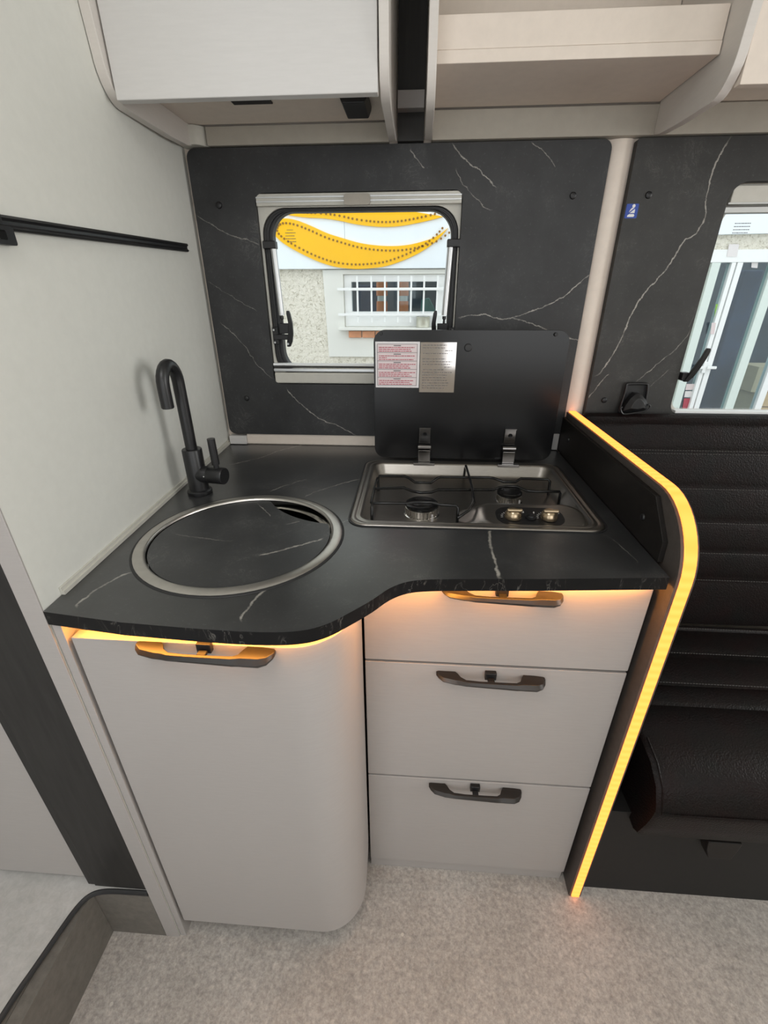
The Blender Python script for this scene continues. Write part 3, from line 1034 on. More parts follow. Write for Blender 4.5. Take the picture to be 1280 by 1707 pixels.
# control console rising out of the well at the front right
def cons(x0, x1, y0, y1, z, r):
    return [(a, b, z + (b - y0) * .10) for a, b in rrect(x0, x1, y0, y1, r, 8)]
link('console', loft([cons(.612, .852, -.4475, -.348, .8735, .03), cons(.632, .850, -.4475, -.353, .884, .032), cons(.648, .848, -.4470, -.358, .893, .032), cons(.657, .845, -.4465, -.363, .8965, .032), cons(.664, .840, -.445, -.369, .897, .03)]), 'steel', hb_, smooth=60)
con = link('control_plate', loft([cons(.680, .806, -.441, -.379, .8965, .026), cons(.680, .806, -.441, -.379, .8982, .026)]), 'black', hb_)
def plate_z(y):
    return .8982 + (y + .441) * .10
for kx in (.711, .777):
    ky = -.416
    kz = plate_z(ky)
    kn = link('knob', lathe([(0, 0), (.0155, 0), (.0160, .004), (.0145, .010), (.0125, .014), (.011, .0155), (0, .0155)], (kx, ky, kz), n=28), 'knob', con, smooth=35)
    kn['label'] = 'bronze-coloured gas knob'
    tk = B()
    for i in range(7):
        a = math.radians(90 + i * 15)
        c_, s_ = math.cos(a), math.sin(a)
        r0, r1 = .0185, .0225 + (.002 if i == 0 else 0)
        w_ = .0006
        q = [(kx + c_ * r0 - s_ * w_, ky + s_ * r0 + c_ * w_), (kx + c_ * r0 + s_ * w_, ky + s_ * r0 - c_ * w_), (kx + c_ * r1 + s_ * w_, ky + s_ * r1 - c_ * w_), (kx + c_ * r1 - s_ * w_, ky + s_ * r1 + c_ * w_)]
        tk.faces.new([tk.verts.new((a_, b_, plate_z(b_) + .0003)) for a_, b_ in q])
    for dx in (.0195, .0225):
        for dy in (.018, .0215):
            q = [(kx + dx - .0012, ky + dy - .0012), (kx + dx + .0012, ky + dy - .0012), (kx + dx + .0012, ky + dy + .0012), (kx + dx - .0012, ky + dy + .0012)]
            tk.faces.new([tk.verts.new((a_, b_, plate_z(b_) + .0003)) for a_, b_ in q])
    link('scale_marks', tk, 'white_print', con)
    gr = B()
    box(kx - .0145, kx + .0145, ky - .011, ky - .0035, kz + .0145, kz + .0215, gr)
    link('knob_grip', gr, 'knob', con, bevel=.003, segs=3)
link('ignition_button', lathe([(0, 0), (.0105, 0), (.0105, .003), (.008, .0035), (.0075, .006), (0, .0065)], (.744, -.416, plate_z(-.416)), n=24), 'black', con)
fl = B()
for pts_ in ([(.0, .004), (.0022, .004), (.0008, .0008), (.0024, .0008), (-.0012, -.004), (-.0002, -.0006), (-.0016, -.0006)],):
    fl.faces.new([fl.verts.new((.753 + a, -.3985 + b, plate_z(-.3985 + b) + .0003)) for a, b in pts_])
link('flash_mark', fl, 'white_print', con)
# burners
for bx, by, br_ in ((.541, -.353, .034), (.730, -.281, .0265)):
    bn = link('burner', lathe([(0, .8722), (br_ * 1.08, .8722), (br_ * 1.08, .8745), (br_ * .96, .876), (br_ * .96, .888), (br_, .889), (br_, .8905), (br_ * .9, .892), (0, .892)], (bx, by, 0), n=36), 'steel_bright', hb_, smooth=35)
    tb = B()
    for i in range(30):
        a = 2 * PI * i / 30
        p = Vector((bx + br_ * .97 * math.cos(a), by + br_ * .97 * math.sin(a), .882))
        d_ = Vector((math.cos(a), math.sin(a), 0))
        e_ = Vector((-math.sin(a), math.cos(a), 0))
        loft([[p + e_ * s1 * .0011 + d_ * s2 * .0012 + Vector((0, 0, h)) for s1, s2 in ((-1, -1), (1, -1), (1, 1), (-1, 1))] for h in (-.005, .006)], tb)
    link('burner_teeth', tb, 'steel', bn)
    link('burner_cap', lathe([(0, .8922), (br_ * .98, .8922), (br_ * 1.0, .8935), (br_ * .99, .896), (br_ * .9, .898), (br_ * .55, .8985), (br_ * .5, .8975), (0, .8972)], (bx, by, 0), n=36), 'enamel', bn, smooth=35)
    link('spark_pin', tube([(bx + br_ * .6, by - br_ * 1.15, .8725), (bx + br_ * .6, by - br_ * 1.15, .889)], .0017, 8), 'paper', bn)
# wire pan supports
zt = .9105
WIRES = [
    [(.443, -.245, .874), (.443, -.245, .905), (.446, -.245, zt), (.503, -.243, zt), (.512, -.250, zt - .001), (.526, -.271, zt - .003), (.561, -.271, zt - .003), (.575, -.248, zt - .001), (.583, -.243, zt), (.691, -.239, zt), (.700, -.243, zt), (.720, -.258, zt - .002), (.745, -.258, zt - .002), (.760, -.241, zt), (.818, -.243, zt), (.823, -.244, zt - .004), (.824, -.246, .874)],
    [(.441, -.245, .905), (.440, -.318, zt), (.503, -.309, zt), (.520, -.326, zt), (.537, -.333, zt), (.560, -.330, zt), (.575, -.316, zt), (.690, -.309, zt), (.704, -.296, zt), (.720, -.288, zt), (.742, -.288, zt), (.757, -.310, zt), (.770, -.312, zt), (.825, -.311, zt), (.8265, -.311, zt - .004), (.827, -.311, .876)],
    [(.4405, -.318, zt), (.441, -.388, zt), (.444, -.390, zt), (.511, -.387, zt), (.525, -.380, zt), (.560, -.380, zt), (.577, -.390, zt), (.606, -.391, zt), (.610, -.393, zt - .004), (.610, -.396, .874)],
    [(.646, -.150, .876), (.646, -.160, .905), (.646, -.170, zt + .001), (.646, -.250, zt + .003), (.645, -.320, zt + .003), (.642, -.372, zt), (.630, -.398, .904), (.610, -.404, .890)],
    [(.444, -.390, zt), (.443, -.402, zt - .004), (.443, -.404, .874)],
]
for wpts in WIRES:
    link('pan_support', tube(wpts, .0030, 8), 'enamel', hb_, smooth=60)
# hinges
for hx in (.5475, .752):
    h_ = B()
    box(hx - .026, hx + .026, -.1395, -.1275, .8990, .9052, h_)
    box(hx - .0145, hx + .0145, -.1300, -.1170, .9052, .9350, h_)
    box(hx - .0150, hx + .0150, -.1260, -.1155, .9370, .9460, h_)
    box(hx - .0135, hx + .0135, -.1190, -.1125, .9480, .9880, h_)
    hg = link('hinge', h_, 'chrome', hb_, bevel=.0012)
    link('hinge_pin', tube([(hx - .0155, -.1240, .9415), (hx + .0155, -.1240, .9415)], .0052, 14), 'chrome', hg)
    link('hinge_screw', lathe([(0, -.0035), (.002, -.0035), (.0022, -.0018), (.0045, -.002), (.0052, 0), (0, 0)], (hx, -.1190, .9720), 'y', 18), 'glassblack', hg)
    link('hinge_cheek', loft([[(hx + s_ * .0135, -.1215, z) for s_ in (-1, 1)] + [(hx + s_ * .0120, -.1190, z) for s_ in (1, -1)] for z in (.9862, .9885)]), 'chrome', hg)
# lid
LX0, LX1, LZ0, LZ1 = .4245, .8560, .9085, 1.2070
ld = link('lid', plate(rrect(LX0, LX1, LZ0, LZ1, .026, 8), [], 'y', -.1122, -.1062), 'glassblack', hb_, bevel=.0012)
ld['label'] = 'black glass lid standing open'
LY = -.1124
stk = link('warning_sticker', box(.4285, .5290, LY - .0003, LY + .0001, 1.0815, 1.1825), 'paper', ld)
stk['label'] = 'white warning sticker with red print'
pbx, lin, tx1, tx2 = B(), B(), B(), B()
box(.4330, .5235, LY - .0006, LY - .0003, 1.0865, 1.1775, pbx)
for i in range(6):
    z = 1.1775 - i * .0182
    box(.4330, .5235, LY - .0010, LY - .0006, z - .0004, z + .0004, lin)
for x in (.4330, .5235):
    box(x - .0004, x + .0004, LY - .0010, LY - .0006, 1.0865, 1.1775, lin)
for i in range(5):
    z0 = 1.1775 - i * .0182
    box(.470, .4865, LY - .0010, LY - .0006, z0 - .0042, z0 - .0024, tx2)
    for k in range(3):
        z = z0 - .0072 - k * .0040
        x = .4365
        stop = (.5205, .515 if i != 1 else .462, .5175)[k] - random.uniform(0, .010)
        while x < stop:
            w_ = random.uniform(.0022, .0085)
            box(x, min(x + w_, stop), LY - .0010, LY - .0006, z - .00085, z + .00085, tx1 if (k + i) % 3 else tx1)
            x += w_ + .0012
link('sticker_panel', pbx, 'pink', ld)
link('sticker_rules', lin, 'grey_print', ld)
link('sticker_heading', tx2, 'grey_print', ld)
link('sticker_text', tx1, 'red_print', ld)
fo = link('foil_sticker', box(.5305, .6110, LY - .0004, LY + .0001, 1.0715, 1.1815), 'mirror', ld)
fo['label'] = 'shiny silver sticker with fine black print'
ft = B()
for i in range(17):
    z = 1.1755 - i * .0059
    x = .536 + (.05 * (random.random() < .25))
    stop = .6055 - random.uniform(0, .022)
    while x < stop:
        w_ = random.uniform(.002, .008)
        box(x, min(x + w_, stop), LY - .0008, LY - .0004, z - .00065, z + .00065, ft)
        x += w_ + .0014
link('foil_text', ft, 'grey_print', ld)
for bx, bz, rr in ((.6365, 1.1705, .0085), (.8235, 1.1985, .0040), (.4420, 1.1990, .003)):
    link('rubber_buffer', lathe([(0, -.005), (rr * .8, -.0045), (rr, -.003), (rr, 0), (0, 0)], (bx, LY, bz), 'y', 20), 'rubber', ld)

# ------------------------------------------------------------------ upper cabinets
def side_profile(yf, zb=1.556, r=.055, back=-.0065):
    pts_ = [(back, 1.565), (-.03, 1.5605), (-.10, zb + .001)]
    for i in range(9):
        a = math.radians(90 * i / 8)
        pts_.append((yf + .010 + r * .9 - r * .9 * math.sin(a), zb + r - r * math.cos(a)))
    pts_ += [(yf + .0045, 1.66), (yf, 1.72), (yf, 1.965), (back, 1.965)]
    return pts_


uc = thing('wall_cabinet', 'closed white wall cabinet hanging above the sink', 'cabinet', (.24, -.13, 1.57))
link('side_panel', plate(side_profile(-.306), [], 'x', .0150, .0310), 'upper', uc, bevel=.0012)
link('side_panel', plate(side_profile(-.300), [], 'x', .4535, .4685), 'upper', uc, bevel=.0012)
link('bottom_board', box(.0315, .4530, -.262, -.0065, 1.600, 1.615), 'beige', uc)
link('back_board', box(.0315, .4530, -.0120, -.0065, 1.616, 1.965), 'beige', uc)
link('door', box(.0335, .4510, -.284, -.266, 1.5575, 1.965), 'door_white', uc, bevel=.0015)
ct = B()
loft([[(x, y, z) for x, y in ((.372 + i_, -.165), (.424 - i_, -.165), (.424 - i_, -.085), (.372 + i_, -.085))] for i_, z in ((.0, 1.5995), (.001, 1.592), (.006, 1.581))], ct)
link('catch', ct, 'black', uc, bevel=.002)
link('light_slot', box(.168, .242, -.160, -.1155, 1.5975, 1.5998), 'black', uc, bevel=.0008)

us = thing('wall_shelf', 'open cream wall shelf hanging above the hob', 'shelf', (.76, -.1, 1.57))
link('side_panel', plate(side_profile(-.262), [], 'x', .5265, .5405), 'upper', us, bevel=.0012)
link('shelf_board', box(.5410, .9845, -.2005, -.0065, 1.6165, 1.6335), 'beige', us, bevel=.0012)
link('upstand', box(.5410, .9845, -.1985, -.182, 1.6340, 1.6755), 'beige', us, bevel=.0008)
link('back_board', box(.5410, .9845, -.0120, -.0065, 1.6340, 1.965), 'beige', us)
ur = thing('wall_cabinet', 'closed cream wall cabinet hanging above the bench window', 'cabinet', (1.45, -.13, 1.57))
link('side_panel', plate(side_profile(-.262), [], 'x', .9860, 1.0010), 'upper', ur, bevel=.0012)
link('door', box(1.0025, 1.90, -.248, -.232, 1.5650, 1.965), 'beige', ur, bevel=.0012)
link('bottom_board', box(1.0015, 1.90, -.230, -.0065, 1.615, 1.628), 'beige', ur)

# ------------------------------------------------------------------ rail on the partition
rl = thing('wall_rail', 'slim black metal rail screwed to the cream partition wall', 'rail', (.02, -.35, 1.36))
def rail_sec(y, z):
    x = wall_x(y) + .0006
    return [(x, y, z - .008), (x + .007, y, z - .008), (x + .009, y, z - .005), (x + .006, y, z - .002), (x + .006, y, z + .002), (x + .009, y, z + .005), (x + .007, y, z + .008), (x, y, z + .008)]
link('rail_profile', loft([rail_sec(y, 1.3715 + (y + .07) * .030) for y in (-.70, -.50, -.30, -.069)]), 'matt_black', rl, bevel=.0006)
eb = B()
x_ = wall_x(-.59) + .001
plate(rrect(-.640, -.5865, 1.3325, 1.352, .003), [rrect(-.612, -.599, 1.3375, 1.3475, .002)], 'x', x_, x_ + .010, eb)
box(x_, x_ + .014, -.640, -.604, 1.352, 1.367, eb)
link('rail_bracket', eb, 'black', rl, bevel=.001)

# ------------------------------------------------------------------ bench
bx0, bx1 = .9465, 1.92
be = thing('bench_seat', 'black leatherette bench with ribbed backrest beside the lit end panel', 'bench', (1.4, -.3, 0))
link('base', box(.9465, bx1, -.583, -.02, 0, .30), 'benchbase', be, bevel=.001)
# backrest: ribbed front surface leaning back to the wall panel
def back_y(z):
    return -.026 - (1.0 - z) * .225
ribs = []
for py_ in (755, 814, 871, 921, 966):
    # the seam's height on the leaning face
    lo_, hi_ = .4, 1.05
    d_ = FWD + R2 * ((1250 - 640) / F_PX) - U2 * ((py_ - 853.5) / F_PX)
    for _ in range(40):
        mid = (lo_ + hi_) / 2
        tt_ = (mid - CAM.z) / d_.z
        yy_ = CAM.y + d_.y * tt_
        if yy_ > back_y(mid):
            lo_ = mid
        else:
            hi_ = mid
    ribs.append((lo_ + hi_) / 2)
zs = sorted(set([.455] + ribs + [.990]))
prof_b = []
for a, b in zip(zs, zs[1:]):
    for i in range(9):
        s = i / 9
        z = a + (b - a) * s
        bulge = .0035 * (math.sin(PI * s) ** .5) if 0 < s < 1 else 0
        prof_b.append((back_y(z) - bulge, z))
prof_b += [(back_y(.985) - .004, .985), (-.032, 1.0), (-.022, 1.006), (-.010, 1.004), (-.0035, .995), (-.0035, .455)]
lb = B()
xs_ = [bx0, bx0 + .006, bx0 + .018] + [bx0 + .03 + i * .0785 for i in range(12)] + [bx1]
secs = []
for i, x in enumerate(xs_):
    ins_ = .010 if i == 0 else (.003 if i == 1 else 0)
    secs.append([(x, y + (ins_ if k < len(prof_b) - 3 else 0) + (.0012 * math.sin(x * 61 + z * 20) if k < len(prof_b) - 6 else 0), z - (ins_ if z > .98 else 0)) for k, (y, z) in enumerate(prof_b)])
bk = link('backrest', loft(secs, lb), 'leather', be, smooth=40)
stc = B()
for z, off in [(ribs[0] + .004, 1), (ribs[0] - .004, 1)] + [(r_ - .0035, 1) for r_ in ribs[1:]] + [(.997, 0)]:
    x = bx0 + .03
    y = back_y(z) - (.0042 if off else .002)
    while x < bx1 - .02:
        box(x, x + .0045, y - .0008, y + .001, z - .0004, z + .0004, stc)
        x += .0068
link('stitching', stc, 'stitch', bk)['kind'] = 'stuff'
# seat cushion: ribbed top, front roll, slanted end
YB = back_y(.455) - .008
seat_seams = [at(1250, py_, 'z', .452).y for py_ in (1055, 1097, 1148, 1184)]
ys = [YB] + seat_seams
prof_s = []
for a, b in zip(ys, ys[1:]):
    for i in range(8):
        s = i / 8
        prof_s.append((a + (b - a) * s, .450 + (.007 * math.sin(PI * s) ** .5 if 0 < s else 0)))
front_roll = [(ys[-1], .448), (ys[-1] - .008, .462), (ys[-1] - .035, .470), (-.535, .470), (-.580, .456), (-.612, .430), (-.630, .398), (-.634, .385), (-.633, .365), (-.628, .330), (-.618, .285), (-.605, .275), (-.45, .302), (YB, .302)]
prof_s += front_roll
sbm = B()
secs = []
xs_ = [.992, .996, 1.004, 1.018] + [1.03 + i * .089 for i in range(10)] + [bx1]
NF = len(prof_s)
for i, x in enumerate(xs_):
    ps = []
    for k, (y, z) in enumerate(prof_s):
        # the end leans in towards the front and the bottom edge of the roll
        fwd_ = max(0, (-y - .44) / .19)
        low = max(0, (.44 - z) / .17) if y < -.5 else 0
        shift = .012 * min(1, fwd_) * (1 - .5 * min(1, low))
        rnd = (.012, .004, .001, 0)[i] if i < 4 else 0
        wgt = max(0, 1 - (x - .992) / .12)
        yc, zc = -.40, .38
        ps.append((x + shift * wgt, y + (yc - y) * rnd, z + (zc - z) * rnd * 4))
    secs.append(ps)
sc_ = link('seat_cushion', loft(secs, sbm), 'leather', be, smooth=40)
# piping along the front seam and round the end
pip = [Vector(secs[2][k]) for k in range(NF - len(front_roll) + 3, NF - 6)] + [Vector((x, -.6352, .384)) for x in (1.04, 1.10, 1.3, 1.6, 1.9)]
link('piping', tube(pip, .0022, 6), 'leather', sc_)
stc = B()
for y in seat_seams[:-1]:
    x = 1.02
    while x < bx1 - .02:
        box(x, x + .0045, y + .0035, y + .0043, .4545, .4560, stc)
        x += .0068
link('stitching', stc, 'stitch', sc_)['kind'] = 'stuff'
link('release_lever', loft([[(x, y, z) for x, y in ((1.150 + i_, -.610), (1.217 - i_ * .3, -.610), (1.217 - i_ * .3, -.5835), (1.150 + i_, -.5835))] for i_, z in ((0, .262), (.004, .235), (.016, .205))]), 'darkbrown', be, bevel=.002)

# seat belt guide on the marble panel above the bench
sg = thing('seat_belt_guide', 'black seat belt loop and strap on the marble panel above the bench', 'seat belt', (1.07, -.01, 1.0))
def pxp(x, y, d=-.012):
    p = at(990 + x * .10937, 620 + y * .10937, 'y', d)
    return p
loop = [(500, 200), (530, 182), (660, 180), (790, 182), (818, 205), (812, 300), (790, 420), (770, 560), (600, 640), (420, 620), (385, 600), (420, 480), (470, 330)]
link('slotted_bracket', tube(smooth_path([pxp(*q) for q in loop], 3, True), .0034, 8, closed=True), 'matt_black', sg, smooth=60)
link('backing_plate', plate([(pxp(*q, -.006).x, pxp(*q, -.006).z) for q in [(395, 600), (470, 330), (510, 200), (810, 200), (800, 400), (770, 620), (420, 640)]], [], 'y', -.006, -.0004), 'black', sg)
cvx = [(440, 600), (480, 510), (560, 400), (640, 330), (720, 340), (790, 420), (830, 500), (800, 575), (640, 615)]
front_l = [pxp(*q, -.026) for q in cvx]
cen = sum(front_l, Vector()) / len(front_l)
back_l = [Vector((p.x, -.0065, p.z)) for p in front_l]
top_l = [cen + (p - cen) * .55 + Vector((0, -.010, 0)) for p in front_l]
link('belt_cover', loft([back_l, front_l, top_l]), 'black', sg, smooth=60, bevel=.001)
link('wire_loop', tube(smooth_path([pxp(*q, -.030) for q in [(430, 530), (405, 570), (430, 630), (480, 642), (640, 622), (790, 600), (850, 545), (845, 505), (815, 500)]], 4), .0022, 8), 'matt_black', sg)
link('webbing', loft([[pxp(x, y, d) for x, y, d in ((395, z_, -.022), (770, z_ - 10, -.022), (770, z_ - 10, -.0195), (395, z_, -.0195))] for z_ in (640, 720, 780)]), 'webbing', sg)

# blue seat belt sticker
bs = thing('belt_sticker', 'small blue sticker with white seat belt pictogram on the marble panel', 'sticker', (.97, 0, 1.427))
p0, p1 = at(1040, 340, 'y', 0), at(1060, 363, 'y', 0)
sx0, sx1, sz1, sz0 = .9625, .988, p0.z, p1.z - .001
link('sticker', plate(rrect(sx0, sx1, sz0, sz1, .002), [], 'y', -.0008, -.0002), 'blue', bs)
pg = B()
cxm, zz, k_ = (sx0 + sx1) / 2, sz0 + .001, 1.22
def pic(L):
    return [(cxm + a_ * k_, zz + b_ * k_) for a_, b_ in L]
plate(pic(circle(.002, .0175, .0026, 14)), [], 'y', -.0012, -.0008, pg)
plate(pic([(-.0050, .0070), (.0052, .0070), (.0052, .0120), (.0035, .0148), (-.0005, .0148), (-.003, .012)]), [], 'y', -.0012, -.0008, pg)
plate(pic([(-.0062, .0012), (.0045, .0012), (.0060, .0030), (.0045, .0055), (-.0035, .0055), (-.0062, .0035)]), [], 'y', -.0012, -.0008, pg)
link('pictogram', pg, 'white_print', bs)
sbm = B()
plate(pic([(.0040, .0150), (.0056, .0140), (-.0040, .0062), (-.0056, .0072)]), [], 'y', -.0016, -.0012, sbm)
link('belt_mark', sbm, 'blue', bs)

# ------------------------------------------------------------------ outside: the building beyond the windows
YF = 3.30
def ex(px_, py_, y=YF):
    p = at(px_, py_, 'y', y)
    return (p.x, p.z)
struct(link('ground', box(-7, 11, .06, 9, -.62, -.55), 'asphalt'), 'grey tarmac outside the van')
bd = thing('building', 'cream roughcast building seen through the windows', 'building', (1.5, YF, -.55))
GX0, GX1, GZ0, GZ1 = -.075, .70, 1.100, 1.388
hole = [(GX0 - .07, GZ0 - .10), (GX1 + .12, GZ0 - .10), (GX1 + .12, GZ1 + .045), (GX0 - .07, GZ1 + .045)]
DX0, DX1, DZ1 = 2.90, 5.2, 1.60
dhole = [(DX0, -.54), (DX1, -.54), (DX1, DZ1), (DX0, DZ1)]
link('wall', plate([(-6, -.55), (9, -.55), (9, 4.2), (-6, 4.2)], [hole, dhole], 'y', YF, YF + .22), 'roughcast', bd)
link('plaster_surround', plate([(-.327, 1.47), (-.309, .735), (1.25, .735), (1.25, 1.47)], [hole], 'y', YF - .02, YF - .0005), 'plaster', bd, bevel=.004)
# barred window of the building
wf = link('window_frame', plate(hole, [[(GX0, GZ0 + .03), (GX1, GZ0 + .03), (GX1, GZ1 - .015), (GX0, GZ1 - .015)]], 'y', YF + .01, YF + .07), 'pvc', bd, bevel=.006)
link('window_sill', box(GX0 - .12, GX1 + .12, YF - .10, YF + .009, GZ0 - .125, GZ0 - .102), 'plaster', bd, bevel=.004)
link('pane', box(GX0, GX1, YF + .035, YF + .041, GZ0 + .03, GZ1 - .015), 'shopglass', bd)
bar0 = None
for px_ in (597, 620, 642, 664, 685, 706, 728):
    x = ex(px_, 500)[0]
    if bar0 is None:
        bar0 = link('window_bar', box(-.008, .008, YF - .05, YF - .034, GZ0 - .060, GZ1 + .03), 'pvc', bd, bevel=.002)
        bar0.location.x += x
        bx_ref = x
    else:
        copy_part(bar0, bd, (x - bx_ref, 0, 0))
for z in (ex(650, 482)[1], ex(650, 524)[1]):
    link('cross_bar', box(GX0 - .12, GX1 + .10, YF - .062, YF - .050, z - .011, z + .011), 'pvc', bd, bevel=.002)
# brick sill course below
bx_ = -.108
br0 = None
bk_z = ex(600, 557)[1]
for i in range(11):
    if br0 is None:
        br0 = link('brick', box(0, .118, YF - .045, YF - .018, bk_z - .028, bk_z + .030), 'brick', bd, bevel=.004)
        br0.location.x += bx_
    else:
        copy_part(br0, bd, (i * .126, 0, (i % 3 - 1) * .001))
# dim room behind both glazings
link('room_lining', plate([(-1.2, -.54), (6.0, -.54), (6.0, 2.2), (-1.2, 2.2)], [], 'y', 4.9, 4.95), 'room', bd)
link('room_floor', box(-1.2, 6.0, YF + .23, 4.89, -.549, -.50), 'room', bd)
# glazed doors seen through the bench window
def fx(px_):
    return ex(px_, 560)[0]
link('door_header', box(DX0, DX1, YF - .01, YF + .06, 1.505, DZ1), 'pvc', bd, bevel=.004)
for a, b, m_ in ((1152, 1166, 'pvc_green'), (1183, 1190, 'pvc'), (1192, 1201, 'pvc'), (1247, 1262, 'pvc_green'), (1300, 1312, 'pvc')):
    link('door_stile', box(fx(a), fx(b), YF - .01, YF + .06, -.54, 1.5045), m_, bd, bevel=.004)
for a, b in ((1166, 1183), (1201, 1247), (1262, 1300)):
    link('door_pane', box(fx(a), fx(b), YF + .02, YF + .026, -.54, 1.5045), 'shopglass', bd)
dh = B()
zc = ex(1185, 612)[1]
box(fx(1172), fx(1184), YF - .045, YF - .025, zc - .012, zc + .012, dh)
box(fx(1190), fx(1206), YF - .045, YF - .025, zc - .012, zc + .012, dh)
box(fx(1184), fx(1190), YF - .030, YF - .011, zc - .05, zc + .05, dh)
link('door_handle', dh, 'pvc', bd, bevel=.004)
def decal(name, pts_, mat, y=YF + .0185):
    P_ = [ex(*q, y) for q in pts_]
    return link(name, plate(P_, [], 'y', y - .002, y), mat, bd)
decal('green_sticker', [(1193, 507), (1202, 507), (1198, 530), (1190, 530)], 'green')
decal('round_sticker', [(1186, 538), (1193, 538), (1190, 557), (1184, 557)], 'pink', YF - .0115)
decal('paper_note', [(1215, 407), (1232, 407), (1228, 428), (1211, 428)], 'paper', YF - .0115)
decal('paper_note', [(1253, 433), (1264, 434), (1262, 447), (1252, 446)], 'paper')
for q, m_ in (([(1144, 640), (1166, 640), (1164, 650), (1142, 650)], 'pink'), ([(1142, 652), (1163, 652), (1161, 662), (1140, 662)], 'paper'), ([(1140, 664), (1160, 664), (1157, 682), (1137, 682)], 'red_print')):
    decal('notice', q, m_)

# signboard with its two yellow swooshes
sg2 = thing('shop_fascia', 'pale blue-white fascia board above the barred window', 'sign', (0, YF, 1.47))
FXJ = ex(574, 380, YF - .055)[0]
link('fascia_board', box(-6, FXJ - .001, YF - .055, YF - .0205, 1.475, 2.9), 'fascia', sg2, bevel=.002)
link('fascia_board', box(FXJ + .001, 2.72, YF - .055, YF - .0205, 1.475, 2.9), 'fascia', sg2, bevel=.002)
cr = lambda L: [(440 + a * .2656, 340 + b * .2656) for a, b in L]
def swoosh(top, bot, name, dotted=True):
    yy = YF - .058
    T = [ex(*q, yy) for q in cr(top)]
    Bt = [ex(*q, yy) for q in cr(bot)]
    outline = [(p.x, p.y) for p in smooth_path([Vector(q).to_3d() for q in T], 5)] + [(p.x, p.y) for p in smooth_path([Vector(q).to_3d() for q in Bt], 5)][1:]
    if (Vector(outline[0]) - Vector(outline[-1])).length < 1e-4:
        outline = outline[:-1]
    s_ = link(name, plate(outline, [], 'y', yy - .012, yy + .002), 'yellow', sg2)
    dots = B()
    for path_, sg_ in ((T, 1), (Bt, 1)) if dotted else ((Bt, 1),):
        fp = smooth_path([Vector(q).to_3d() for q in path_], 12)
        acc_ = 0
        for a, b in zip(fp, fp[1:]):
            acc_ += (b - a).length
            if acc_ > .032:
                acc_ = 0
                d_ = (b - a).normalized()
                n_ = Vector((d_.y, -d_.x, 0))
                c_ = b + n_ * .034
                lathe([(0, -.004), (.0092, -.004), (.0092, 0), (0, 0)], (c_.x, yy - .012, c_.y), 'y', 8, dots)
    link('edge_dots', dots, 'dot', s_)['kind'] = 'stuff'
    return s_
swoosh([(58, 170), (68, 125), (95, 100), (140, 92), (210, 105), (300, 140), (400, 185), (500, 217), (600, 245), (700, 260), (800, 265), (900, 258), (1000, 235), (1080, 205), (1155, 152)],
       [(1155, 152), (1100, 215), (1040, 265), (960, 315), (860, 360), (760, 392), (660, 405), (560, 408), (450, 395), (350, 365), (250, 320), (150, 265), (85, 215), (58, 170)], 'yellow_swoosh')
swoosh([(110, 62), (300, 40), (500, 30), (700, 30), (900, 45), (1125, 80)],
       [(1125, 80), (1050, 101), (950, 123), (850, 140), (750, 145), (650, 138), (560, 125), (480, 107), (380, 92), (240, 84), (110, 62)], 'yellow_swoosh', False)
link('lower_fascia', plate([(2.6, 1.70), (9, 1.77), (9, 2.9), (2.6, 2.9)], [], 'y', YF - .05, YF - .001), 'fascia', sg2)

# things in and about the building's windows, with solid stand-ins for reflections
def mirrored_bollard(px_, label):  # reflections in the pane, built as solid poles behind it
    x = ex(px_, 500, 3.62)[0]
    b_ = thing('mirrored_bollard', label, 'mirrored_bollard', (x, 3.75, .2), 'orange bollards behind the barred window')
    za, zb, zc_, zd = ex(px_, 470, 3.75)[1], ex(px_, 493, 3.75)[1], ex(px_, 502, 3.75)[1], ex(px_, 522, 3.75)[1]
    link('pole', lathe([(0, -.5), (.05, -.5), (.045, za + .05), (0, za + .06)], (x, 3.75, 0), n=16), 'pvc', b_)
    for z0, z1 in ((zb, za), (zd, zc_)):
        link('orange_band', lathe([(.0475, z0), (.056, z0), (.054, z1), (.0455, z1)], (x, 3.75, 0), n=16), 'orange', b_)
mirrored_bollard(635, 'orange and white banded post, a pane reflection built solid, next to the dark goods behind the barred window')
mirrored_bollard(671, 'orange and white banded post, a pane reflection built solid, next to the teal goods behind the barred window')
gd = B()
box(-.12, .10, 4.1, 4.3, -.499, 1.36, gd)
gd2 = link('goods_stack', gd, 'bluecloth', bevel=.01)
tag(gd2, 'dark stacked goods behind the barred window beside the reflected bollards', 'goods')
x = ex(705, 510, 3.8)[0]
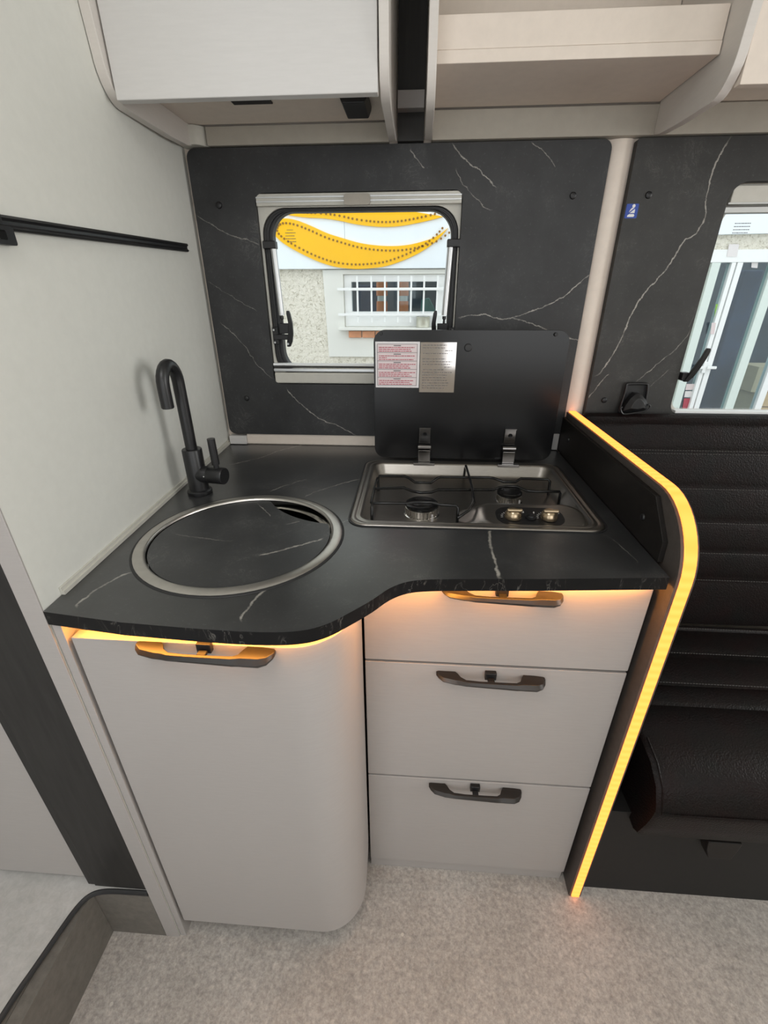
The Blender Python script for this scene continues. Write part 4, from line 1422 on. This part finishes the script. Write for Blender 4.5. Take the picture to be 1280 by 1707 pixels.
tg = link('goods_stack', loft([[(x - .02, 3.8, -.5), (x + .20, 3.8, -.5), (x + .20, 3.9, -.5), (x - .02, 3.9, -.5)], [(x - .02, 3.8, 1.0), (x + .20, 3.8, 1.0), (x + .20, 3.9, 1.0), (x - .02, 3.9, 1.0)], [(x - .02, 3.8, 1.22), (x + .06, 3.8, 1.24), (x + .06, 3.9, 1.24), (x - .02, 3.9, 1.22)]]), 'teal', bevel=.01)
tag(tg, 'teal goods with a slanted top behind the barred window', 'goods')
tx, tz = ex(705, 541, YF - .05)
tn = thing('tin_can', 'dull metal can standing on the barred window sill', 'can', (tx, YF - .035, GZ0 - .102))
tz0 = GZ0 - .1015
link('can_body', lathe([(0, tz0), (.062, tz0), (.064, tz0 + .004), (.062, tz0 + .008), (.062, tz0 + .086), (.064, tz0 + .090), (.060, tz0 + .092), (.058, tz0 + .086), (.058, tz0 + .01), (0, tz0 + .01)], (tx, YF - .095 + .06, 0), n=28), 'tin', tn, smooth=40)

def carton(x0, x1, z0, z1, y0, label, rot=0.0):
    b_ = thing('cardboard_box', label, 'box', ((x0 + x1) / 2, y0 + .15, z0))
    link('carton', box(x0, x1, y0, y0 + .3, z0, z1), 'card', b_, bevel=.004)
    ln = B()
    w_ = x1 - x0
    for k in range(3):
        box(x0 + w_ * .15, x1 - w_ * (.1 + .15 * k), y0 - .002, y0 - .0005, z1 - (z1 - z0) * (.15 + .2 * k) - .004, z1 - (z1 - z0) * (.15 + .2 * k) + .004, ln)
    link('print_lines', ln, 'grey_print', b_)['kind'] = 'stuff'
    return b_
YB_ = 3.50
bx0_, bz1_ = ex(1258, 655, YB_)
carton(bx0_, bx0_ + .45, -.499, bz1_, YB_, 'brown cardboard box standing on the floor behind the shop door')
carton(bx0_ - .03, bx0_ + .40, bz1_ + .002, ex(1250, 612, YB_)[1], YB_ + .02, 'brown cardboard box stacked on another behind the shop door')
x0_, z0_ = ex(1215, 560, 4.0)
dg = link('goods_stack', box(ex(1208, 560, 4.0)[0], ex(1240, 560, 4.0)[0], 4.0, 4.3, -.5, ex(1235, 450, 4.0)[1]), 'bluecloth', bevel=.02)
tag(dg, 'tall dark blue goods standing behind the glazed shop door', 'goods')
